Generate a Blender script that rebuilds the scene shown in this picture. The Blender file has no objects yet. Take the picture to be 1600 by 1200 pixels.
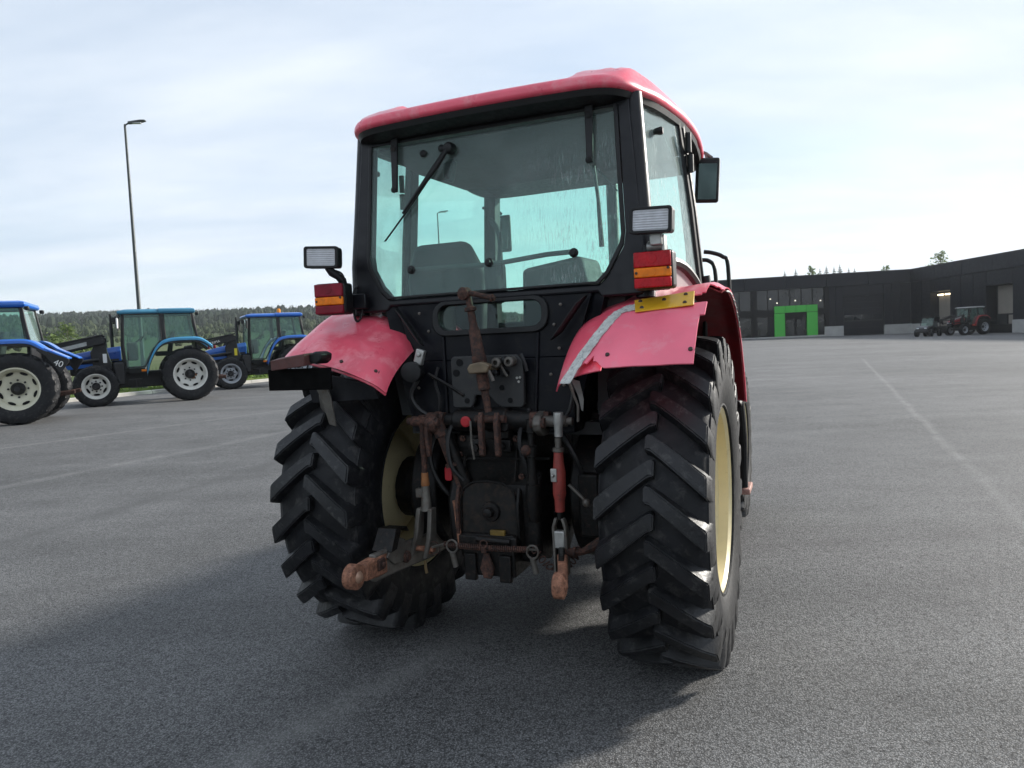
import bpy, bmesh, math, random
from math import sin, cos, pi, radians, sqrt, hypot, exp
from mathutils import Vector, Matrix, noise

S = bpy.context.scene
C = bpy.context.collection
random.seed(7)

# ------------------------------------------------------------------ camera
CAM_H, PITCH, ROLL = 1.5644, 0.0604, 0.0462
cam = bpy.data.cameras.new('camera')
cam.sensor_width = 36.0
cam.lens = 1121.05 / 1600 * 36
cam.clip_start = 0.05
cam.clip_end = 6000
camo = bpy.data.objects.new('camera', cam)
C.objects.link(camo)
_fw = Vector((0, cos(PITCH), -sin(PITCH)))
_up = Vector((0, sin(PITCH), cos(PITCH)))
_rt = Vector((1, 0, 0))
_r = _rt * cos(ROLL) - _up * sin(ROLL)
_u = _rt * sin(ROLL) + _up * cos(ROLL)
camo.matrix_world = Matrix(((_r.x, _u.x, -_fw.x, 0), (_r.y, _u.y, -_fw.y, 0), (_r.z, _u.z, -_fw.z, CAM_H), (0, 0, 0, 1)))
S.camera = camo

# ------------------------------------------------------------------ sky, sun, exposure
SUN_AZ, SUN_EL = radians(61), radians(22)      # clockwise from +Y
W = bpy.data.worlds.new('World')
S.world = W
W.use_nodes = True
nt = W.node_tree
N, L = nt.nodes, nt.links
for n in list(N):
    N.remove(n)
out = N.new('ShaderNodeOutputWorld')
bg = N.new('ShaderNodeBackground')
bg.inputs['Strength'].default_value = 0.13
sky = N.new('ShaderNodeTexSky')
sky.sky_type = 'NISHITA'
sky.sun_disc = False
sky.sun_elevation = SUN_EL
sky.sun_rotation = SUN_AZ
sky.air_density = 1.0
sky.dust_density = .35
sky.ozone_density = 1.0
tc = N.new('ShaderNodeTexCoord')
sep = N.new('ShaderNodeSeparateXYZ')
L.new(tc.outputs['Generated'], sep.inputs[0])


def wmath(op, a, b=None, clamp=False):
    m = N.new('ShaderNodeMath')
    m.operation = op
    m.use_clamp = clamp
    for i, v in enumerate((a, b)):
        if v is None:
            continue
        if isinstance(v, (int, float)):
            m.inputs[i].default_value = v
        else:
            L.new(v, m.inputs[i])
    return m.outputs[0]


zc = wmath('ADD', wmath('MAXIMUM', sep.outputs[2], 0.0), 0.16)
px = wmath('DIVIDE', sep.outputs[0], zc)
py = wmath('DIVIDE', sep.outputs[1], zc)
comb = N.new('ShaderNodeCombineXYZ')
L.new(px, comb.inputs[0])
L.new(py, comb.inputs[1])
nz = N.new('ShaderNodeTexNoise')
nz.inputs['Scale'].default_value = 0.75
nz.inputs['Detail'].default_value = 8
nz.inputs['Roughness'].default_value = 0.56
nz.inputs['Distortion'].default_value = 0.35
mpw = N.new('ShaderNodeMapping')
mpw.inputs['Location'].default_value = (2.3, 1.1, 0)
mpw.inputs['Rotation'].default_value = (0, 0, radians(25))
mpw.inputs['Scale'].default_value = (0.75, 1.7, 1)
L.new(comb.outputs[0], mpw.inputs[0])
L.new(mpw.outputs[0], nz.inputs['Vector'])
rmp = N.new('ShaderNodeValToRGB')
rmp.color_ramp.elements[0].position = 0.33
rmp.color_ramp.elements[0].color = (0.66, 0.66, 0.66, 1)
rmp.color_ramp.elements[1].position = 0.62
rmp.color_ramp.elements[1].color = (0.97, 0.97, 0.97, 1)
L.new(nz.outputs['Fac'], rmp.inputs['Fac'])
# second, softer layer decides how bright the cloud itself is
nz2 = N.new('ShaderNodeTexNoise')
nz2.inputs['Scale'].default_value = 1.5
nz2.inputs['Detail'].default_value = 6
nz2.inputs['Roughness'].default_value = 0.55
L.new(mpw.outputs[0], nz2.inputs['Vector'])
cl = N.new('ShaderNodeValToRGB')
cl.color_ramp.elements[0].position = 0.3
cl.color_ramp.elements[0].color = (3.75, 4.35, 5.15, 1)
cl.color_ramp.elements[1].position = 0.7
cl.color_ramp.elements[1].color = (5.05, 5.45, 5.95, 1)
L.new(nz2.outputs['Fac'], cl.inputs['Fac'])
mix = N.new('ShaderNodeMixRGB')
L.new(rmp.outputs['Color'], mix.inputs['Fac'])
L.new(sky.outputs['Color'], mix.inputs['Color1'])
L.new(cl.outputs['Color'], mix.inputs['Color2'])
L.new(mix.outputs[0], bg.inputs['Color'])
L.new(bg.outputs[0], out.inputs[0])

sun = bpy.data.lights.new('sun', 'SUN')
sun.energy = 5.0
sun.angle = radians(6.0)
sun.color = (1.0, 0.95, 0.87)
suno = bpy.data.objects.new('sun', sun)
C.objects.link(suno)
_sd = Vector((sin(SUN_AZ) * cos(SUN_EL), cos(SUN_AZ) * cos(SUN_EL), sin(SUN_EL)))
suno.rotation_euler = (-_sd).to_track_quat('-Z', 'Y').to_euler()
suno.location = (20, 10, 30)
S.view_settings.view_transform = 'Standard'
S.view_settings.look = 'None'
S.view_settings.exposure = 0.52
S.view_settings.gamma = 1.0
S.view_settings.use_curve_mapping = False
S.cycles.max_bounces = 10
S.cycles.transparent_max_bounces = 24
S.cycles.caustics_reflective = False
S.cycles.caustics_refractive = False


# ------------------------------------------------------------------ helpers
class MB:
    """collects shapes; build() links them as ONE mesh object"""

    def __init__(s, M=None):
        s.v, s.f, s.M = [], [], M

    def add(s, vs, fs):
        b = len(s.v)
        for p in vs:
            p = Vector(p)
            s.v.append(s.M @ p if s.M else p)
        s.f += [tuple(b + i for i in f) for f in fs]
        return s

    def box(s, c, d, R=None):
        c = Vector(c)
        hx, hy, hz = d[0] / 2, d[1] / 2, d[2] / 2
        vs = [Vector((x, y, z)) for x in (-hx, hx) for y in (-hy, hy) for z in (-hz, hz)]
        if R is not None:
            vs = [R @ p for p in vs]
        return s.add([c + p for p in vs], [(0, 1, 3, 2), (4, 6, 7, 5), (0, 4, 5, 1), (2, 3, 7, 6), (0, 2, 6, 4), (1, 5, 7, 3)])

    def loft(s, rings, caps=True, closed=False):
        n = len(rings[0])
        vs = [p for r in rings for p in r]
        fs = []
        m = len(rings)
        for i in range(m if closed else m - 1):
            a, b = i * n, ((i + 1) % m) * n
            for j in range(n):
                k = (j + 1) % n
                fs.append((a + j, a + k, b + k, b + j))
        if caps and not closed:
            fs.append(tuple(range(n - 1, -1, -1)))
            fs.append(tuple((m - 1) * n + j for j in range(n)))
        return s.add(vs, fs)

    def cyl(s, a, b, r0, r1=None, n=14, caps=True):
        r1 = r0 if r1 is None else r1
        a, b = Vector(a), Vector(b)
        d = (b - a).normalized()
        u = d.orthogonal().normalized()
        w = d.cross(u)
        ring = lambda c, r: [c + u * (r * cos(2 * pi * i / n)) + w * (r * sin(2 * pi * i / n)) for i in range(n)]
        return s.loft([ring(a, r0), ring(b, r1)], caps)

    def lathe(s, a, axis, prof, n=24, caps=True):
        """prof: (distance along axis, radius)"""
        a, d = Vector(a), Vector(axis).normalized()
        u = d.orthogonal().normalized()
        w = d.cross(u)
        return s.loft([[a + d * t + u * (r * cos(2 * pi * i / n)) + w * (r * sin(2 * pi * i / n)) for i in range(n)] for t, r in prof], caps)

    def tube(s, pts, r, n=8, closed=False):
        pts = [Vector(p) for p in pts]
        m = len(pts)
        rs = r if isinstance(r, (list, tuple)) else [r] * m
        rings = []
        u = None
        for i in range(m):
            if closed:
                t = pts[(i + 1) % m] - pts[i - 1]
            else:
                t = pts[min(i + 1, m - 1)] - pts[max(i - 1, 0)]
            t.normalize()
            if u is None:
                u = t.orthogonal().normalized()
            u = (u - t * u.dot(t)).normalized()
            w = t.cross(u)
            rings.append([pts[i] + u * (rs[i] * cos(2 * pi * k / n)) + w * (rs[i] * sin(2 * pi * k / n)) for k in range(n)])
        return s.loft(rings, True, closed)

    def prism(s, poly, ax, a, b):
        f = {'x': lambda p, t: (t, p[0], p[1]), 'y': lambda p, t: (p[0], t, p[1]), 'z': lambda p, t: (p[0], p[1], t)}[ax]
        return s.loft([[f(p, a) for p in poly], [f(p, b) for p in poly]])

    def frame(s, outer, inner, fn, a, b):
        """ring shaped slab; fn maps (u, v, t) to a point"""
        n = len(outer)
        vs = [fn(p[0], p[1], t) for t in (a, b) for q in (outer, inner) for p in q]
        fs = []
        for j in range(n):
            k = (j + 1) % n
            fs += [(j, k, n + k, n + j), (2 * n + j, 3 * n + j, 3 * n + k, 2 * n + k), (j, 2 * n + j, 2 * n + k, k), (n + j, n + k, 3 * n + k, 3 * n + j)]
        return s.add(vs, fs)

    def slab(s, poly, fn, a, b):
        n = len(poly)
        return s.loft([[fn(p[0], p[1], a) for p in poly], [fn(p[0], p[1], b) for p in poly]])

    def grid(s, fn, nu, nv, t=0.0, keep=None):
        """sheet fn(u,v) -> point, made t thick along its normal"""
        P = [[Vector(fn(i / nu, j / nv)) for j in range(nv + 1)] for i in range(nu + 1)]
        idx = {}
        vs, fs = [], []

        def nrm(i, j):
            a = P[min(i + 1, nu)][j] - P[max(i - 1, 0)][j]
            b = P[i][min(j + 1, nv)] - P[i][max(j - 1, 0)]
            c = a.cross(b)
            return c.normalized() if c.length > 1e-9 else Vector((0, 0, 1))
        for i in range(nu + 1):
            for j in range(nv + 1):
                idx[(i, j)] = len(vs)
                vs.append(P[i][j])
        off = len(vs)
        if t:
            for i in range(nu + 1):
                for j in range(nv + 1):
                    vs.append(P[i][j] - nrm(i, j) * t)
        cells = {(i, j) for i in range(nu) for j in range(nv) if keep is None or keep((i + .5) / nu, (j + .5) / nv)}
        for i, j in cells:
            q = (idx[(i, j)], idx[(i + 1, j)], idx[(i + 1, j + 1)], idx[(i, j + 1)])
            fs.append(q)
            if t:
                fs.append(tuple(off + k for k in reversed(q)))
                for (di, dj, e) in ((-1, 0, (3, 0)), (1, 0, (1, 2)), (0, -1, (0, 1)), (0, 1, (2, 3))):
                    if (i + di, j + dj) not in cells:
                        x, y = q[e[0]], q[e[1]]
                        fs.append((y, x, off + x, off + y))
        return s.add(vs, fs)

    def ball(s, c, r, n=10, sc=(1, 1, 1)):
        c = Vector(c)
        rings = []
        m = max(4, n // 2)
        vs = [c + Vector((0, 0, -r * sc[2]))]
        for i in range(1, m):
            t = -pi / 2 + pi * i / m
            for k in range(n):
                p = 2 * pi * k / n
                vs.append(c + Vector((r * cos(t) * cos(p) * sc[0], r * cos(t) * sin(p) * sc[1], r * sin(t) * sc[2])))
        vs.append(c + Vector((0, 0, r * sc[2])))
        fs = []
        for k in range(n):
            fs.append((0, 1 + (k + 1) % n, 1 + k))
            for i in range(m - 2):
                a, b = 1 + i * n, 1 + (i + 1) * n
                fs.append((a + k, a + (k + 1) % n, b + (k + 1) % n, b + k))
            fs.append((len(vs) - 1, 1 + (m - 2) * n + k, 1 + (m - 2) * n + (k + 1) % n))
        return s.add(vs, fs)

    def mesh(s, name, m, ang=35, fix=True):
        me = bpy.data.meshes.new(name)
        me.from_pydata(s.v, [], s.f)
        if fix:
            bm = bmesh.new()
            bm.from_mesh(me)
            loose = [v for v in bm.verts if not v.link_faces]
            if loose:
                bmesh.ops.delete(bm, geom=loose, context='VERTS')
            bmesh.ops.recalc_face_normals(bm, faces=bm.faces)
            bm.to_mesh(me)
            bm.free()
        if m:
            me.materials.append(m)
        if ang:
            me.shade_smooth()
            me.set_sharp_from_angle(angle=radians(ang))
        return me

    def build(s, name, m, parent=None, ang=35, bevel=0.0, seg=2, fix=True):
        o = bpy.data.objects.new(name, s.mesh(name, m, ang, fix))
        C.objects.link(o)
        if parent is not None:
            o.parent = parent
        if bevel:
            md = o.modifiers.new('bevel', 'BEVEL')
            md.width = bevel
            md.segments = seg
            md.limit_method = 'ANGLE'
            md.angle_limit = radians(35)
            md.harden_normals = False
        return o


def tag(o, label=None, cat=None, group=None, kind=None):
    for k, v in (('label', label), ('category', cat), ('group', group), ('kind', kind)):
        if v:
            o[k] = v
    return o


def thing(name, label, cat, loc=(0, 0, 0), rz=0.0, group=None, scale=1.0):
    o = bpy.data.objects.new(name, None)
    C.objects.link(o)
    o.location = loc
    o.rotation_euler = (0, 0, rz)
    o.scale = (scale, scale, scale)
    o.empty_display_size = 0.2
    return tag(o, label, cat, group)


def place(name, me, parent, M=None):
    """another part sharing mesh data"""
    o = bpy.data.objects.new(name, me)
    C.objects.link(o)
    o.parent = parent
    if M is not None:
        o.matrix_local = M
    return o


def kids(o):
    return [c for c in bpy.data.objects if c.parent == o]


def copy_tree(o, parent=None):
    c = o.copy()
    C.objects.link(c)
    c.parent = parent
    for ch in kids(o):
        copy_tree(ch, c)
    return c


def lerp(a, b, t):
    return a + (b - a) * t


def sstep(a, b, u):
    u = min(1, max(0, (u - a) / (b - a)))
    return u * u * (3 - 2 * u)


def smooth_path(pts, n=6):
    """Catmull-Rom through points"""
    P = [Vector(p) for p in pts]
    o = []
    for i in range(len(P) - 1):
        a, b, c, d = P[max(i - 1, 0)], P[i], P[i + 1], P[min(i + 2, len(P) - 1)]
        for k in range(n):
            t = k / n
            o.append(.5 * ((2 * b) + (c - a) * t + (2 * a - 5 * b + 4 * c - d) * t * t + (3 * b - a - 3 * c + d) * t ** 3))
    o.append(P[-1])
    return o


def rrect(x0, x1, z0, z1, r, n=4):
    o = []
    for cx, cz, a in ((x1 - r, z1 - r, 0), (x0 + r, z1 - r, 90), (x0 + r, z0 + r, 180), (x1 - r, z0 + r, 270)):
        for k in range(n + 1):
            t = radians(a + 90 * k / n)
            o.append((cx + r * cos(t), cz + r * sin(t)))
    return o


# ------------------------------------------------------------------ materials
def nodes(name):
    m = bpy.data.materials.new(name)
    m.use_nodes = True
    t = m.node_tree
    return m, t.nodes, t.links, t.nodes['Principled BSDF']


def tex_noise(N, L, scale, detail=4, rough=.55, vec=None, dist=0):
    n = N.new('ShaderNodeTexNoise')
    n.inputs['Scale'].default_value = scale
    n.inputs['Detail'].default_value = detail
    n.inputs['Roughness'].default_value = rough
    n.inputs['Distortion'].default_value = dist
    if vec is None:
        vec = N.new('ShaderNodeTexCoord').outputs['Object']
    L.new(vec, n.inputs['Vector'])
    return n.outputs['Fac']


def ramp(N, L, fac, stops):
    r = N.new('ShaderNodeValToRGB')
    e = r.color_ramp.elements
    while len(e) < len(stops):
        e.new(0.5)
    for i, (p, c) in enumerate(stops):
        e[i].position = p
        if isinstance(c, (int, float)):
            c = (c, c, c)
        e[i].color = (*c[:3], 1)
    L.new(fac, r.inputs['Fac'])
    return r.outputs['Color']


def mixc(N, L, fac, a, b, mode='MIX'):
    m = N.new('ShaderNodeMixRGB')
    m.blend_type = mode
    for i, v in ((0, fac), (1, a), (2, b)):
        if isinstance(v, (int, float)):
            m.inputs[i].default_value = v if i == 0 else (v, v, v, 1)
        elif isinstance(v, tuple):
            m.inputs[i].default_value = (*v[:3], 1)
        else:
            L.new(v, m.inputs[i])
    return m.outputs[0]


def bump(N, L, b, h, strength=.3, dist=.01):
    n = N.new('ShaderNodeBump')
    n.inputs['Strength'].default_value = strength
    n.inputs['Distance'].default_value = dist
    L.new(h, n.inputs['Height'])
    L.new(n.outputs[0], b.inputs['Normal'])


def mat(name, col, rough=.5, metal=0, var=.25, scale=6, dirt=None, dirt_amt=.5, bmp=0, bscale=60, spec=.5, coat=0, world=False):
    """painted or moulded surface with uneven colour, gloss and optional dirt patches"""
    m, N, L, b = nodes(name)
    wv = N.new('ShaderNodeNewGeometry').outputs['Position'] if world else None
    f = tex_noise(N, L, scale, 6, .6, wv)
    dark = tuple(c * (1 - var) for c in col)
    lite = tuple(min(1, c * (1 + var * .6)) for c in col)
    c = ramp(N, L, f, [(.3, dark), (.7, lite)])
    if dirt:
        f2 = tex_noise(N, L, scale * 2.7, 8, .7, wv, dist=.4)
        k = ramp(N, L, f2, [(.62 - dirt_amt * .25, 0), (.78 - dirt_amt * .2, 1)])
        c = mixc(N, L, k, c, dirt)
    L.new(c, b.inputs['Base Color'])
    rr = ramp(N, L, tex_noise(N, L, scale * 4, 5, .6, wv), [(.3, max(.02, rough - .12)), (.7, min(1, rough + .12))])
    L.new(rr, b.inputs['Roughness'])
    b.inputs['Metallic'].default_value = metal
    b.inputs['Specular IOR Level'].default_value = spec
    b.inputs['Coat Weight'].default_value = coat
    if bmp:
        bump(N, L, b, tex_noise(N, L, bscale, 6, .65, wv), bmp, .004)
    return m


def emit(name, col, s):
    m, N, L, b = nodes(name)
    b.inputs['Base Color'].default_value = (*col, 1)
    b.inputs['Emission Color'].default_value = (*col, 1)
    b.inputs['Emission Strength'].default_value = s
    return m


def pane_mat(name, tint, dust_sheen=.05, sheen_col=(.55, .6, .6), rough=.0, streak=None, spec=1.0):
    """thin pane: tinted transparency, fresnel mirror, painted sheen and a film of dust"""
    m = bpy.data.materials.new(name)
    m.use_nodes = True
    t = m.node_tree
    N, L = t.nodes, t.links
    for n in list(N):
        N.remove(n)
    o = N.new('ShaderNodeOutputMaterial')
    tr = N.new('ShaderNodeBsdfTransparent')
    tr.inputs[0].default_value = (*tint, 1)
    gl = N.new('ShaderNodeBsdfGlossy')
    gl.inputs['Roughness'].default_value = rough
    gl.inputs['Color'].default_value = (.9 * spec, .95 * spec, .95 * spec, 1)
    lw = N.new('ShaderNodeLayerWeight')
    lw.inputs[0].default_value = .5
    pw = N.new('ShaderNodeMath')
    pw.operation = 'POWER'
    L.new(lw.outputs['Facing'], pw.inputs[0])
    pw.inputs[1].default_value = 5
    fr = N.new('ShaderNodeMath')
    fr.operation = 'MULTIPLY_ADD'
    L.new(pw.outputs[0], fr.inputs[0])
    fr.inputs[1].default_value = .85
    fr.inputs[2].default_value = .022
    m1 = N.new('ShaderNodeMixShader')
    L.new(fr.outputs[0], m1.inputs[0])
    L.new(tr.outputs[0], m1.inputs[1])
    L.new(gl.outputs[0], m1.inputs[2])
    df = N.new('ShaderNodeBsdfDiffuse')
    df.inputs[0].default_value = (*sheen_col, 1)
    m2 = N.new('ShaderNodeMixShader')
    oc = N.new('ShaderNodeTexCoord').outputs['Object']
    f = tex_noise(N, L, 5, 7, .65, oc)
    d = ramp(N, L, f, [(.3, dust_sheen * .6), (.75, dust_sheen * 1.5)])
    if streak:
        # dried run marks: fine vertical streaks and drops where streak mask says
        mp = N.new('ShaderNodeMapping')
        mp.inputs['Scale'].default_value = (170, 170, 16)
        L.new(oc, mp.inputs[0])
        s1 = ramp(N, L, tex_noise(N, L, 1.0, 4, .6, mp.outputs[0]), [(.53, 0), (.68, 1)])
        vo = N.new('ShaderNodeTexVoronoi')
        vo.inputs['Scale'].default_value = 170
        L.new(oc, vo.inputs['Vector'])
        s2 = ramp(N, L, vo.outputs['Distance'], [(.12, 1), (.3, 0)])
        sx = N.new('ShaderNodeSeparateXYZ')
        L.new(oc, sx.inputs[0])
        mx = N.new('ShaderNodeMapRange')
        mx.inputs[1].default_value, mx.inputs[2].default_value = streak[0], streak[1]
        L.new(sx.outputs[0], mx.inputs[0])
        mz = N.new('ShaderNodeMapRange')
        mz.inputs[1].default_value, mz.inputs[2].default_value = streak[2], streak[3]
        L.new(sx.outputs[2], mz.inputs[0])
        k = mixc(N, L, 1.0, mx.outputs[0], mz.outputs[0], 'MULTIPLY')
        k = mixc(N, L, 1.0, k, ramp(N, L, tex_noise(N, L, 9, 3, .5, oc), [(.38, .15), (.6, 1)]), 'MULTIPLY')
        st = mixc(N, L, .55, s1, s2, 'ADD')
        st = mixc(N, L, 1.0, st, k, 'MULTIPLY')
        st = mixc(N, L, 1.0, st, streak[4], 'MULTIPLY')
        d = mixc(N, L, 1.0, d, st, 'ADD')
    L.new(d, m2.inputs[0])
    L.new(m1.outputs[0], m2.inputs[1])
    L.new(df.outputs[0], m2.inputs[2])
    L.new(m2.outputs[0], o.inputs[0])
    return m


RED = mat('faded_red_paint', (.87, .105, .165), .36, var=.22, scale=3, dirt=(.84, .24, .28), dirt_amt=.45, spec=.55, coat=.25)
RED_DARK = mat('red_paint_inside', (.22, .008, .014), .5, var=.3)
PANEL = mat('sun_bleached_pink_paint', (.93, .18, .26), .42, var=.12, scale=3, dirt=(.86, .27, .33), dirt_amt=.3, spec=.5)
BLACKP = mat('black_cab_paint', (.005, .0053, .008), .40, var=.3, scale=5, spec=.38)
NAVY = mat('dark_body_panel', (.0018, .0024, .0055), .45, var=.4, dirt=(.012, .011, .01), dirt_amt=.3, spec=.2)
PLASTIC = mat('black_plastic', (.0075, .008, .009), .5, var=.4, scale=9, spec=.38)
TRIM = mat('cab_lining', (.05, .055, .058), .8, var=.2, scale=8)
SEAT = mat('seat_cloth', (.045, .05, .052), .85, var=.25, scale=6)
RUBBER = mat('tyre_rubber', (.0065, .007, .009), .6, var=.6, scale=6, dirt=(.045, .043, .042), dirt_amt=.35, bmp=.4, bscale=45, spec=.35, world=True)
LUGM = mat('tread_rubber', (.0085, .009, .011), .46, var=.6, scale=9, dirt=(.055, .054, .052), dirt_amt=.35, bmp=.5, bscale=55, spec=.45, world=True)
CREAM = mat('cream_rim_paint', (.68, .585, .345), .4, var=.1, scale=6, dirt=(.42, .33, .18), dirt_amt=.12)
RUST = mat('rusty_iron', (.115, .055, .04), .8, var=.6, scale=22, dirt=(.03, .022, .02), dirt_amt=.9, bmp=.7, bscale=90, spec=.3)
RUSTL = mat('bright_rust', (.36, .17, .105), .75, var=.45, scale=20, dirt=(.13, .06, .04), dirt_amt=.8, bmp=.6, bscale=90, spec=.3)
IRON = mat('dark_greasy_iron', (.005, .0047, .0047), .5, var=.5, scale=14, dirt=(.035, .022, .016), dirt_amt=.35, bmp=.5, bscale=70, spec=.3)
STEEL = mat('worn_grey_steel', (.14, .13, .115), .5, metal=.4, var=.4, scale=16, dirt=(.10, .055, .035), dirt_amt=.3, bmp=.4)
ZINC = mat('bare_zinc', (.42, .42, .40), .4, metal=.6, var=.3, scale=20)
ROD_RED = mat('worn_red_rod_paint', (.30, .045, .035), .55, var=.35, scale=14, dirt=(.07, .03, .025), dirt_amt=.35, bmp=.3)
TAPE = mat('grey_duct_tape', (.60, .61, .58), .4, var=.3, scale=22, dirt=(.24, .25, .26), dirt_amt=.5, bmp=1.0, bscale=28)
YELLOW = mat('yellow_reflector', (.72, .40, .02), .4, var=.12, scale=8, dirt=(.4, .22, .03), dirt_amt=.1)
LENS_RED = mat('red_lamp_lens', (.45, .004, .012), .3, var=.35, scale=18, spec=.3)
LENS_DARK = mat('dull_red_lamp_lens', (.22, .006, .022), .4, var=.35, scale=18, spec=.3)
LENS_ORANGE = mat('amber_lamp_lens', (.88, .22, .008), .35, var=.3, scale=22, spec=.3)
CAPRED = mat('red_plastic_cap', (.42, .012, .02), .45, var=.15)
BOLT = mat('rusty_bolt', (.05, .03, .026), .65, var=.4, scale=60)
BROWNBAR = mat('brown_painted_bar', (.10, .035, .03), .65, var=.3, scale=10, dirt=(.05, .02, .018), dirt_amt=.4, bmp=.4)
GREYPANEL = mat('light_grey_side_panel', (.34, .345, .34), .5, var=.08, scale=4)
FLAP = mat('black_rubber_flap', (.014, .015, .019), .55, var=.3, scale=6, bmp=.3, bscale=20)
WIRE = mat('black_cable', (.01, .01, .011), .5, var=.2)
MIRRORM = mat('mirror_glass', (.32, .36, .36), .05, metal=1, var=.05)
G_REAR = pane_mat('tinted_rear_glass', (.83, .99, .945), .075, streak=(.05, .5, 2.62, 2.30, .42))
G_SIDE = pane_mat('tinted_side_glass', (.88, .985, .955), .14, sheen_col=(.62, .70, .68), streak=(.5, .75, 2.7, 2.2, .5))
G_FAR = pane_mat('tinted_clear_glass', (.86, .985, .95), .02)
G_LOW = pane_mat('dark_lower_glass', (.72, .80, .77), .012)
G_TRACT = pane_mat('tractor_window_glass', (.74, .87, .82), .08, sheen_col=(.5, .62, .57))  # film raised and tinted green to paint in the reflection on the glass
LAMPG = mat('ribbed_lamp_glass', (.62, .63, .66), .15, var=.12, scale=30, coat=.5)


# ------------------------------------------------------------------ ground
def G(x, y):
    """height of the yard: level round the big tractor, rising gently away from it"""
    r = hypot(x - .5, y - 4)
    return sstep(5, 16, r) * (.0067 * min(y, 140) - .0082 * min(60, max(-60, x)))


def kerb_x(y):
    return -14.05 + (min(y, 36) - 22.54) * .426


def terrain_mat(name, stops, scale):
    m, N, L, b = nodes(name)
    p = N.new('ShaderNodeNewGeometry').outputs['Position']
    f = tex_noise(N, L, scale, 7, .65, p)
    L.new(ramp(N, L, f, stops), b.inputs['Base Color'])
    b.inputs['Roughness'].default_value = .95
    b.inputs['Specular IOR Level'].default_value = .1
    return m


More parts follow.
